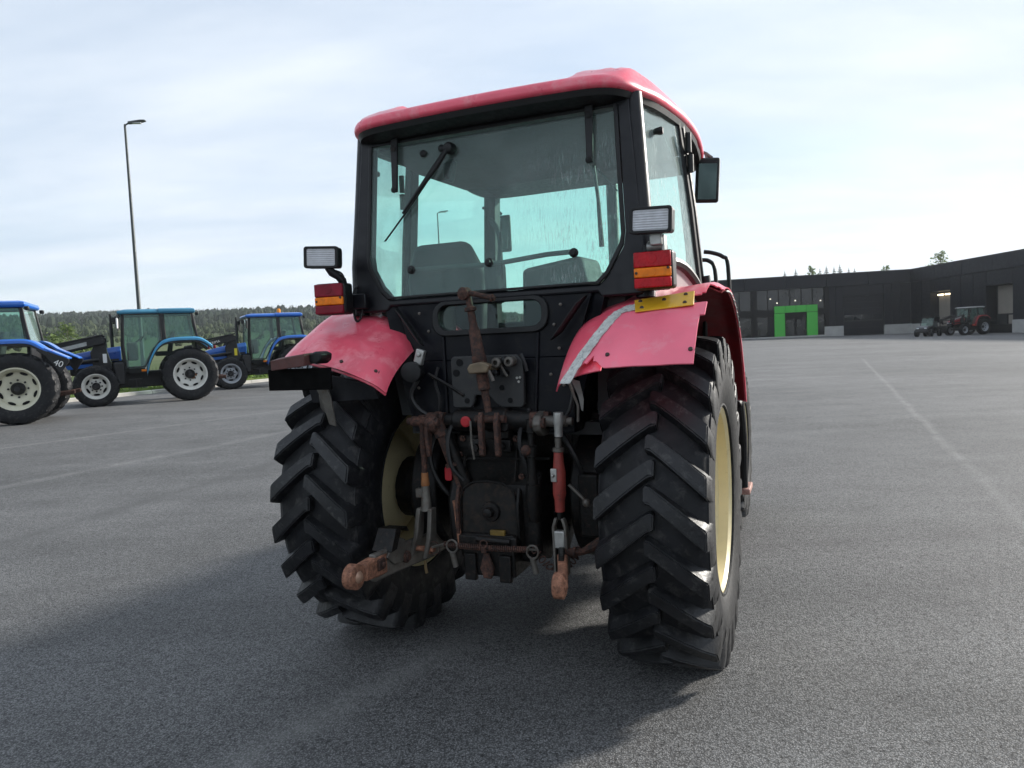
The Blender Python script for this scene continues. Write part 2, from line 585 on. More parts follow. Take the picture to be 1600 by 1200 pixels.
def asphalt_mat():
    m, N, L, b = nodes('asphalt')
    p = N.new('ShaderNodeNewGeometry').outputs['Position']
    vo = N.new('ShaderNodeTexVoronoi')
    vo.inputs['Scale'].default_value = 120
    vo.inputs['Randomness'].default_value = 1
    L.new(p, vo.inputs['Vector'])
    vo2 = N.new('ShaderNodeTexVoronoi')
    vo2.inputs['Scale'].default_value = 260
    L.new(p, vo2.inputs['Vector'])
    stone = ramp(N, L, vo.outputs['Color'], [(.1, .16), (.5, .20), (.85, .245), (.97, .36)])
    gap = ramp(N, L, vo.outputs['Distance'], [(.30, 1), (.52, .30), (.7, .12)])
    c = mixc(N, L, 1, stone, gap, 'MULTIPLY')
    c = mixc(N, L, .3, c, ramp(N, L, vo2.outputs['Color'], [(.2, .085), (.8, .30)]))
    gr2 = ramp(N, L, tex_noise(N, L, 16, 6, .8, p), [(.3, .72), (.5, 1.0), (.72, 1.22)])
    c = mixc(N, L, 1, c, gr2, 'MULTIPLY')
    pit = ramp(N, L, tex_noise(N, L, 42, 5, .75, p), [(.38, .22), (.47, 1)])
    c = mixc(N, L, .85, c, pit, 'MULTIPLY')
    # broad lighter and darker patches of wear, rolled lanes, tyre tracks
    big = ramp(N, L, tex_noise(N, L, .16, 5, .6, p, .4), [(.3, .80), (.7, 1.18)])
    c = mixc(N, L, 1, c, big, 'MULTIPLY')
    mid = ramp(N, L, tex_noise(N, L, 1.4, 6, .7, p), [(.3, .84), (.7, 1.14)])
    c = mixc(N, L, 1, c, mid, 'MULTIPLY')
    mp = N.new('ShaderNodeMapping')
    mp.inputs['Rotation'].default_value = (0, 0, radians(-57))
    mp.inputs['Scale'].default_value = (.11, 1.15, 1)
    L.new(p, mp.inputs[0])
    lane = ramp(N, L, tex_noise(N, L, 1.0, 6, .62, mp.outputs[0], .3), [(.28, .76), (.5, 1.0), (.72, 1.2)])
    c = mixc(N, L, .8, c, lane, 'MULTIPLY')
    # paving joint running away to the right and a few dark rubber marks to the left
    sx = N.new('ShaderNodeSeparateXYZ')
    L.new(p, sx.inputs[0])

    def line(ax, ay, bx, by, w, amt, col):
        nonlocal c
        dx, dy = bx - ax, by - ay
        ln = hypot(dx, dy)
        nx, ny = -dy / ln, dx / ln

        def mth(op, u, v, w2=None):
            q = N.new('ShaderNodeMath')
            q.operation = op
            for i, t in enumerate((u, v, w2)):
                if t is None:
                    continue
                if isinstance(t, (int, float)):
                    q.inputs[i].default_value = t
                else:
                    L.new(t, q.inputs[i])
            return q.outputs[0]
        wob = mth('MULTIPLY', mth('SUBTRACT', tex_noise(N, L, .5, 4, .6, p), .5), .16)
        d = mth('ADD', mth('MULTIPLY_ADD', sx.outputs[0], nx, mth('MULTIPLY', sx.outputs[1], ny)), wob)
        d = mth('ABSOLUTE', mth('SUBTRACT', d, ax * nx + ay * ny), 0)
        k = ramp(N, L, mth('DIVIDE', d, w), [(0.0, amt), (1.0, 0)])
        t = mth('MULTIPLY_ADD', sx.outputs[0], dx / ln / ln, mth('MULTIPLY', sx.outputs[1], dy / ln / ln))
        t = mth('SUBTRACT', t, (ax * dx + ay * dy) / ln / ln)
        k = mixc(N, L, 1, k, ramp(N, L, t, [(0.0, 0), (.12, 1), (.7, .9), (1.0, 0)]), 'MULTIPLY')
        k = mixc(N, L, 1, k, ramp(N, L, tex_noise(N, L, 3, 5, .7, p), [(.35, .2), (.6, 1)]), 'MULTIPLY')
        c = mixc(N, L, k, c, col)
    line(15.9, 32.6, 1.9, 1.0, .085, .42, (.28, .28, .27))
    line(-11.5, 8.4, -3.2, 20.5, .15, .30, (.32, .32, .31))
    line(-8.0, 5.7, -3.2, 15.6, .2, .27, (.32, .32, .31))
    line(-5.3, 3.6, -2.6, 12.5, .26, .75, (.07, .07, .07))
    line(-5.0, 4.0, -1.2, 5.9, .14, .6, (.07, .07, .07))
    line(-1.9, 1.6, .2, 4.4, .16, .35, (.27, .27, .26))
    L.new(c, b.inputs['Base Color'])
    L.new(ramp(N, L, vo.outputs['Color'], [(.2, .62), (.8, .9)]), b.inputs['Roughness'])
    b.inputs['Specular IOR Level'].default_value = .38
    h = mixc(N, L, .5, ramp(N, L, vo.outputs['Distance'], [(.0, 1), (.7, 0)]), ramp(N, L, vo2.outputs['Distance'], [(0, 1), (.7, 0)]))
    h = mixc(N, L, .35, h, tex_noise(N, L, 30, 4, .6, p))
    bump(N, L, b, h, .8, .008)
    return m


ASPHALT = asphalt_mat()
CONC = mat('pale_kerb_concrete', (.42, .41, .38), .85, var=.2, scale=3, bmp=.4, bscale=40)


def yard_pt(u, v):
    y = -40 + 220 * v
    kx = kerb_x(y)
    x = lerp(kx, 160, u ** 1.6)
    return (x, y, G(x, y))


tag(MB().grid(yard_pt, 120, 120).build('yard', ASPHALT, ang=0), kind='structure')

# land beyond the yard: a verge, a shallow valley, rising fields and a wooded ridge
PROF = [(0, 0), (8, -.3), (40, -.9), (120, 1.0), (250, 6), (400, 13), (620, 27), (880, 44), (1200, 48), (2500, 30)]


def land_z(x, y):
    d = kerb_x(y) - x
    r = hypot(x, y)
    z = 0
    for (a, za), (b_, zb) in zip(PROF, PROF[1:]):
        if r < b_:
            z = lerp(za, zb, (r - a) / (b_ - a))
            break
    else:
        z = 30
    left = sstep(160, -120, x) * sstep(-200, 150, y)
    bumpy = 9 * noise.noise((x * .004, y * .004, 3)) * sstep(200, 700, r) + 4 * noise.noise((x * .013, y * .013, 7)) * sstep(200, 700, r)
    zl = z + bumpy
    if d < 9:
        return min(G(x, y) - .35, 0.1 + zl * sstep(170, 400, r) * left) if r < 170 else lerp(2, zl, left)
    return lerp(min(G(x, y) - .3, zl * .2), zl * left + (1 - left) * 2, sstep(8, 40, d)) if d < 40 else lerp(2, zl, left)


def sp(t, R):      # grid lines crowd together near the yard
    t = 2 * t - 1
    return R * (0.06 * t + 0.94 * t * abs(t) ** 1.8)


FIELD = terrain_mat('field_grass', [(.3, (.045, .07, .025)), (.5, (.075, .10, .04)), (.7, (.11, .12, .06))], .02)
tag(MB().grid(lambda u, v: (sp(u, 1400), sp(v, 1400) + 150, land_z(sp(u, 1400), sp(v, 1400) + 150)), 130, 130).build('terrain', FIELD, ang=180), kind='structure')


def verge_pt(u, v):
    y = 5 + 60 * v
    d = .14 + 13 * u
    x = kerb_x(y) - d
    n = .08 * noise.noise((x * .7, y * .7, 0))
    return (x, y, G(x, y) + .07 + n - .9 * sstep(6, 13, d))


GRASS = terrain_mat('verge_soil_and_grass', [(.3, (.05, .08, .02)), (.55, (.09, .13, .035)), (.75, (.14, .15, .06))], 1.2)
tag(MB().grid(verge_pt, 16, 60, .1).build('grass_verge', GRASS, ang=180), kind='structure')

# kerb stones, each its own piece
kerb = tag(thing('kerb', None, None, (0, 0, 0)), kind='structure')
for i in range(26):
    y0 = 12 + i * 1.5
    y1 = y0 + 1.48
    m = MB()
    rings = []
    for y in (y0, y1):
        x, z = kerb_x(y), G(kerb_x(y), y)
        rings.append([(x + .02, y, z - .1), (x + .0, y, z + .10), (x - .03, y, z + .125), (x - .15, y, z + .125), (x - .15, y, z - .1)])
    m.loft(rings).build('kerb_stone', CONC, kerb, ang=30)

LEAFG = terrain_mat('verge_blades', [(.3, (.06, .11, .02)), (.55, (.12, .19, .04)), (.75, (.2, .22, .08))], 3)
m = MB()
for k in range(6500):
    y = random.uniform(12, 50)
    d = .18 + 4.5 * random.random() ** 1.6
    x = kerb_x(y) - d
    z = G(x, y) + .05 - .9 * sstep(6, 13, d)
    h = random.uniform(.12, .45) * (1.0 if random.random() < .8 else 1.9) * (.6 + .25 * min(d, 3))
    a = random.uniform(0, 2 * pi)
    w = random.uniform(.012, .035)
    lx, ly = random.uniform(-.12, .12), random.uniform(-.12, .12)
    m.add([(x - w * cos(a), y - w * sin(a), z), (x + w * cos(a), y + w * sin(a), z), (x + lx + w * .7 * cos(a), y + ly + w * .7 * sin(a), z + h * .6), (x + lx * 2, y + ly * 2, z + h)], [(0, 1, 2), (0, 2, 3)])
tag(m.build('verge_grass', LEAFG, ang=0, fix=False), kind='stuff')


# ------------------------------------------------------------------ woods and trees
def foliage_mat(name, c0, c1):
    m, N, L, b = nodes(name)
    g = N.new('ShaderNodeNewGeometry')
    r = ramp(N, L, g.outputs['Random Per Island'], [(0, c0), (1, c1)])
    f = ramp(N, L, tex_noise(N, L, .012, 5, .6, g.outputs['Position']), [(.35, .75), (.65, 1.25)])
    L.new(mixc(N, L, 1, r, f, 'MULTIPLY'), b.inputs['Base Color'])
    b.inputs['Roughness'].default_value = .8
    b.inputs['Specular IOR Level'].default_value = .15
    tl_ = N.new('ShaderNodeBsdfTranslucent')
    L.new(r, tl_.inputs[0])
    ms = N.new('ShaderNodeMixShader')
    ms.inputs[0].default_value = .4
    L.new(b.outputs[0], ms.inputs[1])
    L.new(tl_.outputs[0], ms.inputs[2])
    L.new(ms.outputs[0], N['Material Output'].inputs[0])
    return m


CONIFER = foliage_mat('far_conifer', (.025, .042, .030), (.058, .078, .050))
BROAD = foliage_mat('broadleaf', (.045, .068, .034), (.095, .12, .06))
BIRCH = foliage_mat('birch_leaves', (.09, .14, .045), (.17, .22, .09))
BARK = mat('pale_bark', (.25, .23, .19), .9, var=.4)
BARKD = mat('dark_bark', (.07, .055, .045), .9, var=.4)


def far_tree(m, x, y, z, h, conifer):
    n = 6
    rs = random.uniform(.14, .22) * h if conifer else random.uniform(.24, .36) * h
    a0 = random.uniform(0, pi)
    if conifer:
        prof = [(.08, .9), (.30, 1.0), (.34, .62), (.6, .66), (.64, .36), (1.0, .03)]
    else:
        prof = [(.12, .25), (.25, .85), (.5, 1.05), (.75, .8), (.93, .4), (1.0, .05)]
    rings = []
    for t, k in prof:
        rings.append([(x + rs * k * random.uniform(.72, 1.25) * cos(a0 + 2 * pi * i / n), y + rs * k * random.uniform(.72, 1.25) * sin(a0 + 2 * pi * i / n), z + h * (t + random.uniform(-.03, .03))) for i in range(n)])
    m.loft(rings, True)


m = MB()
for k in range(17000):
    y = 400 + 560 * random.random() ** .8
    x = random.uniform(-.98, .12) * y
    if noise.noise((x * .01, y * .01, 11)) < -.34 and y < 760:
        continue
    far_tree(m, x, y, land_z(x, y) - 1, random.uniform(5, 10), random.random() < .7)
tag(m.build('wooded_hillside', CONIFER, ang=0, fix=False), kind='stuff')
m = MB()
for k in range(520):
    y = random.uniform(330, 420)
    x = random.uniform(-.98, -.02) * y
    z = land_z(x, y) - .5
    h = random.uniform(5, 8)
    for q in range(4):      # several clumps make each crown
        far_tree(m, x + random.uniform(-1.5, 1.5), y + random.uniform(-1.5, 1.5), z + h * random.uniform(.1, .35), h * random.uniform(.4, .65), False)
    m.cyl((x, y, z), (x, y, z + h * .5), .16, n=4)
tag(m.build('birch_wood', BROAD, ang=0, fix=False), kind='stuff')
m = MB()
for k in range(420):
    y = random.uniform(150, 300)
    x = random.uniform(-.98, -.1) * y
    if noise.noise((x * .02, y * .02, 5)) < .02:
        continue
    far_tree(m, x, y, land_z(x, y) - .3, random.uniform(1.2, 3.0), False)
tag(m.build('hedge_scrub', BROAD, ang=0, fix=False), kind='stuff')


def leafy(m, c, r, n, size, sc=(1, 1, 1), droop=0):
    """leaf clumps: small faces spread through a volume"""
    c = Vector(c)
    for k in range(n):
        d = Vector((random.gauss(0, 1), random.gauss(0, 1), random.gauss(0, 1))).normalized() * (random.random() ** .45)
        p = c + Vector((d.x * r * sc[0], d.y * r * sc[1], d.z * r * sc[2]))
        s = size * random.uniform(.6, 1.5)
        u = Vector((random.gauss(0, 1), random.gauss(0, 1), random.gauss(0, .6))).normalized() * s
        w = u.orthogonal().normalized() * s * random.uniform(.35, .7)
        w.rotate(Matrix.Rotation(random.uniform(0, 2 * pi), 3, u.normalized()))
        m.add([p - u, p + w, p + u, p - w], [(0, 1, 2, 3)])


def broad_tree(x, y, z, h, label, leaves=900, cr=.26, size=.22, base=.3, name='birch_tree', group=None, cat='tree'):
    t = thing(name, label, cat, (x, y, z), random.uniform(0, 6), group)
    tm = MB()
    tm.tube([(0, 0, -.5), (.05, 0, h * .3), (-.05, .08, h * .6), (.02, 0, h * .93)], [h * .016, h * .013, h * .009, h * .002], 6)
    cm = MB()
    for k in range(17):
        zz = h * lerp(base, .95, k / 16)
        a = k * 2.4
        rr = h * cr * (1 - abs((k / 16) - .35) * 1.2) * random.uniform(.65, 1.1)
        e = Vector((rr * .75 * cos(a), rr * .75 * sin(a), zz + rr * .3))
        tm.tube([(0, 0, zz - h * .06), e * .5 + Vector((0, 0, zz * .5)), e], [h * .006, h * .004, h * .0015], 4)
        leafy(cm, e, rr * .85 + .1, leaves // 17, size, (1, 1, 1.1))
    tm.build('trunk', BARK, t)
    cm.build('crown', BIRCH, t, ang=0, fix=False)
    return t


def spruce(x, y, z, h, label, group=None):
    t = thing('spruce_tree', label, 'tree', (x, y, z), random.uniform(0, 6), group)
    MB().tube([(0, 0, -.5), (0, 0, h * .5), (0, 0, h)], [h * .016, h * .01, .015], 6).build('trunk', BARKD, t)
    cm = MB()
    tiers = 36
    for k in range(tiers):
        f = k / (tiers - 1)
        zz = h * lerp(.12, .97, f)
        R = h * .21 * (1 - f) ** .8 + .1
        nb = 13 if f < .8 else 9
        for i in range(nb):
            a = 2 * pi * (i + random.random() * .7) / nb + k
            r = R * random.uniform(.7, 1.15)
            dr = -r * random.uniform(.15, .4)
            ca, sa = cos(a), sin(a)
            w = r * .2
            cm.add([(0, 0, zz + .12), (ca * r * .55 - sa * w, sa * r * .55 + ca * w, zz + dr * .4), (ca * r, sa * r, zz + dr), (ca * r * .55 + sa * w, sa * r * .55 - ca * w, zz + dr * .5)], [(0, 1, 2, 3)])
            cm.add([(ca * r * .3, sa * r * .3, zz + .05), (ca * r * .6, sa * r * .6, zz + dr * .5 - .28 * w - .1), (ca * r, sa * r, zz + dr)], [(0, 1, 2)])
    cm.build('crown', CONIFER, t, ang=0, fix=False)
    return t


def at(px, dep, py=500):
    """a spot on the ground plan seen in the direction of a photograph column"""
    d = _fw + _r * ((px - 800) / 1121.05) + _u * ((600 - py) / 1121.05)
    return d.x * dep, d.y * dep


def zat(px, py, dep):
    d = _fw + _r * ((px - 800) / 1121.05) + _u * ((600 - py) / 1121.05)
    return CAM_H + d.z * dep


for px_, py_, lab in ((1226, 421, 'short spruce tip showing over the dark flat roof, leftmost of the row'), (1243, 419, 'slim spruce tip over the roof above the green entrance, left of centre'),
                      (1281, 417, 'small spruce tip just left of the dense pair over the roof'), (1291, 414, 'broad dark spruce top over the roof right of the green entrance'),
                      (1303, 417, 'narrow spruce tip between two wider tops over the roof'), (1312, 411, 'tallest bushy spruce top in the row above the dark roof'),
                      (1326, 418, 'small pointed spruce top right of the tallest one'), (1335, 417, 'last thin spruce tip at the right end of the row over the roof')):
    x, y = at(px_, 128 + random.uniform(-4, 6), py_)
    spruce(x, y, 0, zat(px_, py_, 128) - .1, lab, 'spruce tops behind the dark building')
for px_, py_, lab, lv in ((1268, 415, 'light green birch top standing among the spruce tips over the roof', 500), (1384, 413, 'pale rounded birch crown alone over the roof near the inner corner', 420), (1469, 391, 'tall airy birch rising above the right wing of the dark building', 620), (1452, 412, 'low feathery sapling beside the tall birch over the roof', 200)):
    x, y = at(px_, 120, py_)
    broad_tree(x, y, 0, zat(px_, py_, 120), lab, lv, .15 if lv < 600 else .17, .2, .45, group='birches behind the dark building')
# shrubs beyond the verge on the left
for px_, dep, h, lab in ((104, 56, 4.2, 'yellow green young birch between the first and second blue tractors'), (128, 64, 3.0, 'low yellowish shrub behind the nearest blue tractor fender'),
                         (84, 60, 3.4, 'rounded green shrub close behind the nearest blue tractor cab')):
    x, y = at(px_, dep)
    broad_tree(x, y, land_z(x, y) - .1, h, lab, 700, .34, .13, .12, 'birch_shrub' if h > 4 else 'shrub', cat='shrub', group='shrubs behind the blue tractors')
# a few white houses far off on the hillside
HOUSEW = mat('white_house_wall', (.7, .7, .68), .7, var=.05)
ROOFD = mat('grey_house_roof', (.12, .12, .12), .8, var=.1)
for i, (px_, py_, dep, lab) in enumerate(((131, 507, 560, 'tiny white house far off on the wooded slope above the middle blue tractor'), (318, 511, 520, 'distant white gabled house between the middle and far blue tractor cabs'))):
    x, y = at(px_, dep, py_)
    z = zat(px_, py_, dep) - 3
    h = thing('house', lab, 'house', (x, y, z), .5 * i, None)
    MB().box((0, 0, 0), (11, 8, 9)).build('wall', HOUSEW, h)
    MB().prism([(-6.2, 4.3), (6.2, 4.3), (0, 8)], 'y', -4.6, 4.6).build('roof', ROOFD, h)
    for sx_ in (-3, 0, 3):
        MB().box((sx_, -4.02, 2), (1.2, .1, 1.4)).build('window', NAVY, h)

# ------------------------------------------------------------------ dark building on the right
CLAD = mat('dark_metal_cladding', (.0055, .007, .012), .5, var=.25, scale=.8, spec=.25)
CLAD2 = mat('dark_metal_fascia', (.009, .0105, .016), .55, var=.15, scale=.6, spec=.25)
DGLASS = mat('dark_window_glass', (.017, .019, .023), .05, var=.6, scale=.5, spec=.5)
MULL = mat('black_mullion', (.003, .0033, .0045), .5, spec=.2)
GREEN = mat('green_entrance_cladding', (.05, .42, .045), .45, var=.06, scale=1)
PLINTH = mat('pale_concrete_plinth', (.36, .36, .35), .85, var=.15, scale=1.2, bmp=.3, bscale=10)
BAY = mat('beige_loading_door', (.20, .18, .155), .7, var=.1, scale=1)
DARKBAY = mat('black_bay_reveal', (.006, .007, .009), .6)
ROOFM = mat('roof_felt', (.05, .05, .052), .8)
LIT = emit('lit_bay_lamp', (1.0, .82, .55), 4.0)

TOPZ, FASZ = 7.95, 6.45
bld = thing('warehouse', 'long low dark metal clad building with a green framed entrance and loading bays', 'building', (49.5, 88.5, 0))
UL = Vector((-.983, .184, 0)).normalized()     # left wing runs this way from the inner corner
NL = Vector((-.184, -.983, 0))                 # and faces this way
UR = Vector((0, -1, 0))
NR = Vector((-1, 0, 0))


def wall_fn(U, Nn):
    return lambda u, z, t: (U * u + Nn * t) + Vector((0, 0, z))


fl = wall_fn(UL, NL)
frr = wall_fn(UR, NR)


def wbox(fn, u0, u1, z0, z1, t0, t1, name, m, parent=bld, bevel=0):
    return MB().slab([(u0, z0), (u1, z0), (u1, z1), (u0, z1)], fn, t0, t1).build(name, m, parent, bevel=bevel)


LW = 44.0
RWN = 60.0
# bodies of the two wings
MB().slab([(-1.5, -.6), (LW, -.6), (LW, TOPZ - .05), (-1.5, TOPZ - .05)], fl, -24, -.25).build('wing_body', CLAD, bld)
MB().slab([(0.0, -.6), (RWN, -.6), (RWN, TOPZ - .05), (.0, TOPZ - .05)], frr, -26, -1.2).build('wing_body', CLAD, bld)
MB().slab([(-1.5, TOPZ), (LW, TOPZ), (LW, TOPZ + .12), (-1.5, TOPZ + .12)], fl, -24, .02).build('roof', ROOFM, bld)
MB().slab([(0.0, TOPZ), (RWN, TOPZ), (RWN, TOPZ + .12), (.0, TOPZ + .12)], frr, -26, .02).build('roof', ROOFM, bld)
# fascia panels
for i in range(9):
    wbox(fl, i * 4.9 + (.02 if i else -1.0), min(LW, i * 4.9 + 4.87), FASZ, TOPZ, -.3, .10 + .004 * (i % 2), 'fascia_panel', CLAD2)
for i in range(12):
    wbox(frr, max(.1, i * 5.0 + .02), i * 5.0 + 4.97, FASZ, TOPZ, -.3, .10 + .004 * (i % 2), 'fascia_panel', CLAD2)
# cladding of the left wing between corner and glazing, with the garage door
for u0, u1 in ((-1.0, .07), (0.1, 1.25), (1.28, 2.2), (2.23, 3.1), (7.85, 8.75), (8.78, 9.5)):
    wbox(fl, u0, u1, 1.25, FASZ - .02, -.3, .0, 'wall_panel', CLAD)
for u0, u1 in ((-1.0, 3.1), (7.85, 10.1)):
    wbox(fl, u0, u1, -.3, 1.4 if u0 < 1 else 1.5, -.3, .05, 'concrete_plinth', PLINTH)
wbox(fl, 3.12, 7.83, 5.15, FASZ - .02, -.3, -.02, 'wall_panel', CLAD)
gd = wbox(fl, 3.12, 7.83, -.3, 5.13, -.4, -.24, 'garage_door', DARKBAY)
for k in range(6):
    if k == 2:
        for j in range(4):
            wbox(fl, 3.3 + j * 1.11, 4.33 + j * 1.11, 2.16, 2.86, -.235, -.20, 'door_window', DGLASS, gd)
    else:
        wbox(fl, 3.2, 7.75, .42 + k * .79, 1.17 + k * .79, -.235, -.19, 'door_section', CLAD, gd)
# glazed front
for u in (9.62, 18.3):
    wbox(fl, u - .1, u + (.55 if u > 10 else .42), -.3, FASZ - .02, -.3, .02, 'dark_pillar', MULL)
wbox(fl, 10.05, LW, 3.0, 3.88, -.3, -.02, 'spandrel_panel', MULL)
wbox(fl, 10.05, LW, -.3, .62, -.3, -.03, 'sill_panel', MULL)
wbox(fl, 10.05, LW, .3, .5, -.0, .35, 'pale_threshold', PLINTH)
us = [10.1 + 1.35 * k for k in range(7)] + [18.9 + 1.42 * k for k in range(17)]
for k, u in enumerate(us):
    if k == 6:
        continue
    w = 1.3 if k < 6 else 1.37
    wbox(fl, u + .04, u + w - .04, 3.93, FASZ - .06, -.28, -.14, 'window_pane', DGLASS)
    wbox(fl, u - .03, u + .03, .65, FASZ - .04, -.28, -.06, 'mullion', MULL)
    if not 1 <= k < 5:
        wbox(fl, u + .04, u + w - .04, .66, 2.96, -.28, -.14, 'window_pane', DGLASS)
# green portal: two posts and a lintel in sheets
for u0, u1 in ((10.95, 12.2), (14.85, 16.1)):
    wbox(fl, u0, u1, -.2, 3.42, -.1, .32, 'green_post', GREEN, bevel=.02)
for k in range(4):
    wbox(fl, 10.95 + k * 1.29, 10.95 + k * 1.29 + 1.265, 3.47, 4.32, -.1, .34, 'green_lintel_sheet', GREEN, bevel=.015)
wbox(fl, 12.2, 14.85, 2.72, 3.45, -.2, .1, 'transom_panel', MULL)
for u0 in (12.25, 13.56):
    dr = wbox(fl, u0, u0 + 1.24, .3, 2.7, -.2, -.08, 'entrance_door', MULL)
    wbox(fl, u0 + .12, u0 + 1.12, .6, 2.55, -.079, -.05, 'door_glass', DGLASS, dr)
for u, z in ((15.7, 4.75), (13.5, 4.95), (10.5, 4.8), (16.5, 5.3), (9.95, 2.0)):
    MB().lathe(fl(u, z, -.12), NL, [(0, .02), (.03, .09), (.1, .09), (.12, .04)], 10).build('ceiling_spot', emit('warm_spot', (1, .9, .75), .8), bld)
# right wing: cladding panels, plinths, two loading bays
d1, d2 = (4.0, 7.75), (13.9, 17.8)
edges = [0.02, 2.2, d1[0]], [d1[1], 9.7, 11.8, d2[0]], [d2[1], 20, 22.5, 25, 27.5, 30, 33, 36, 40, 44, 48, 52, 56, 60]
for seg_ in edges:
    for a, b_ in zip(seg_, seg_[1:]):
        wbox(frr, a + .035, b_ - .035, 1.3, FASZ - .02, -1.2, .0, 'wall_panel', CLAD)
for a, b_ in ((.02, 3.2), (3.6, d1[0]), (d1[1], 12.0), (d2[1], 20.3), (20.34, 30), (30.04, 60)):
    wbox(frr, a, b_, -.4, 1.35, -1.2, .06, 'concrete_plinth', PLINTH)
for n_, (a, b_) in enumerate((d1, d2)):
    wbox(frr, a, b_, 4.95, FASZ - .02, -1.2, -.01, 'wall_panel', CLAD)
    wbox(frr, a, b_, -.3, .92, -1.2, -.1, 'dock_sill', MULL)
    bay = wbox(frr, a + .02, b_ - .02, .92, 4.95, -1.2, -1.05, 'loading_bay', DARKBAY)
    ins = .35 if n_ else .08
    if n_:
        wbox(frr, a + .45, b_ - .1, 2.0, 4.85, -1.04, -.92, 'door_leaf', BAY, bay)
        wbox(frr, a + .45, a + 1.75, .95, 1.85, -1.04, -.95, 'door_leaf', DARKBAY, bay)
        wbox(frr, a + 2.0, b_ - .1, .95, 1.85, -1.04, -.92, 'door_leaf', BAY, bay)
    else:
        wbox(frr, a + .1, b_ - .1, .95, 4.4, -1.04, -.95, 'door_leaf', BAY, bay)
        for q0, q1 in ((a + .2, a + 1.1), (a + 1.6, b_ - .2)):
            wbox(frr, q0, q1, 4.5, 4.66, -.9, -.75, 'bay_lamp', LIT, bay)


# ------------------------------------------------------------------ lamp posts
POLE = mat('galvanised_dark_pole', (.05, .06, .06), .5, metal=.3, var=.15)
LAMPH = mat('lamp_head_grey', (.09, .095, .1), .5)


def lamp_post(x, y, h, rz, label):
    t = thing('street_lamp', label, 'street lamp', (x, y, G(x, y) - .02), rz, 'lamp posts round the yard')
    MB().lathe((0, 0, -.4), (0, 0, 1), [(0, .09), (1.6, .09), (1.65, .075), (h + .3, .04), (h + .36, .03)], 12).build('pole', POLE, t)
    MB().tube([(0, 0, h - .25), (0, 0, h - .08), (.1, 0, h - .02), (.2, 0, h)], .03, 8).build('arm', POLE, t)
    MB().loft([[(.12, -.08, h - .04), (.12, .08, h - .04), (.12, .07, h + .05), (.12, -.07, h + .05)], [(.55, -.14, h + .03), (.55, .14, h + .03), (.55, .12, h + .09), (.55, -.12, h + .09)], [(.72, -.1, h + .06), (.72, .1, h + .06), (.72, .08, h + .1), (.72, -.08, h + .1)]]).build('lamp_head', LAMPH, t, bevel=.02)
    MB().box((.42, 0, h - .005), (.3, .16, .03)).build('lamp_glass', LAMPG, t)


lamp_post(-13.5, 26.4, 9.75, .1, 'tall slim dark lamp post rising behind the middle blue tractor')
lamp_post(-4.4, 48, 9.9, .1, 'distant lamp post glimpsed through the rear window of the red tractor')

# ------------------------------------------------------------------ thin summer haze over the whole place
hm = bpy.data.materials.new('thin_air')
hm.use_nodes = True
hn = hm.node_tree
for n in list(hn.nodes):
    hn.nodes.remove(n)
ho_ = hn.nodes.new('ShaderNodeOutputMaterial')
hv = hn.nodes.new('ShaderNodeVolumePrincipled')
hv.inputs['Color'].default_value = (.9, .95, 1, 1)
hv.inputs['Density'].default_value = .0002
hv.inputs['Anisotropy'].default_value = .3
hn.links.new(hv.outputs[0], ho_.inputs['Volume'])
tag(MB().box((0, 150, 60), (2860, 2860, 180)).build('haze', hm, ang=0), kind='stuff')

# ------------------------------------------------------------------ wheels
def tyre_profile(R, w, rim):
    """(offset across, radius) from one bead round the tread to the other"""
    h = w / 2
    a = [(.80 * h, rim), (.96 * h, rim + .10 * (R - rim)), (1.05 * h, rim + .42 * (R - rim)), (1.03 * h, rim + .62 * (R - rim)), (.975 * h, rim + .76 * (R - rim)), (.82 * h, rim + .83 * (R - rim)), (.40 * h, rim + .862 * (R - rim))]
    return a + [(0, rim + .872 * (R - rim))] + [(-x, r) for x, r in reversed(a)]


def tyre_mesh(R, w, rim, m, seg=72):
    mb = MB()
    mb.lathe((0, 0, 0), (1, 0, 0), [(x, r) for x, r in tyre_profile(R, w, rim)], seg, caps=False)
    h = w / 2
    # inside of the carcass so the bead has depth
    mb.lathe((0, 0, 0), (1, 0, 0), [(.80 * h, rim), (.6 * h, rim - .004), (-.6 * h, rim - .004), (-.80 * h, rim)], seg, caps=False)
    # raised ring at the sidewall edge
    for s in (-1, 1):
        ring = [Vector((s * .985 * h, (rim + .74 * (R - rim)) * cos(2 * pi * i / seg), (rim + .74 * (R - rim)) * sin(2 * pi * i / seg))) for i in range(seg)]
        mb.tube(ring, .006, 5, True)
        ring = [Vector((s * .93 * h, (rim + .07 * (R - rim)) * cos(2 * pi * i / seg), (rim + .07 * (R - rim)) * sin(2 * pi * i / seg))) for i in range(seg)]
        mb.tube(ring, .008, 5, True)
    return mb.mesh('tyre', m, 50)


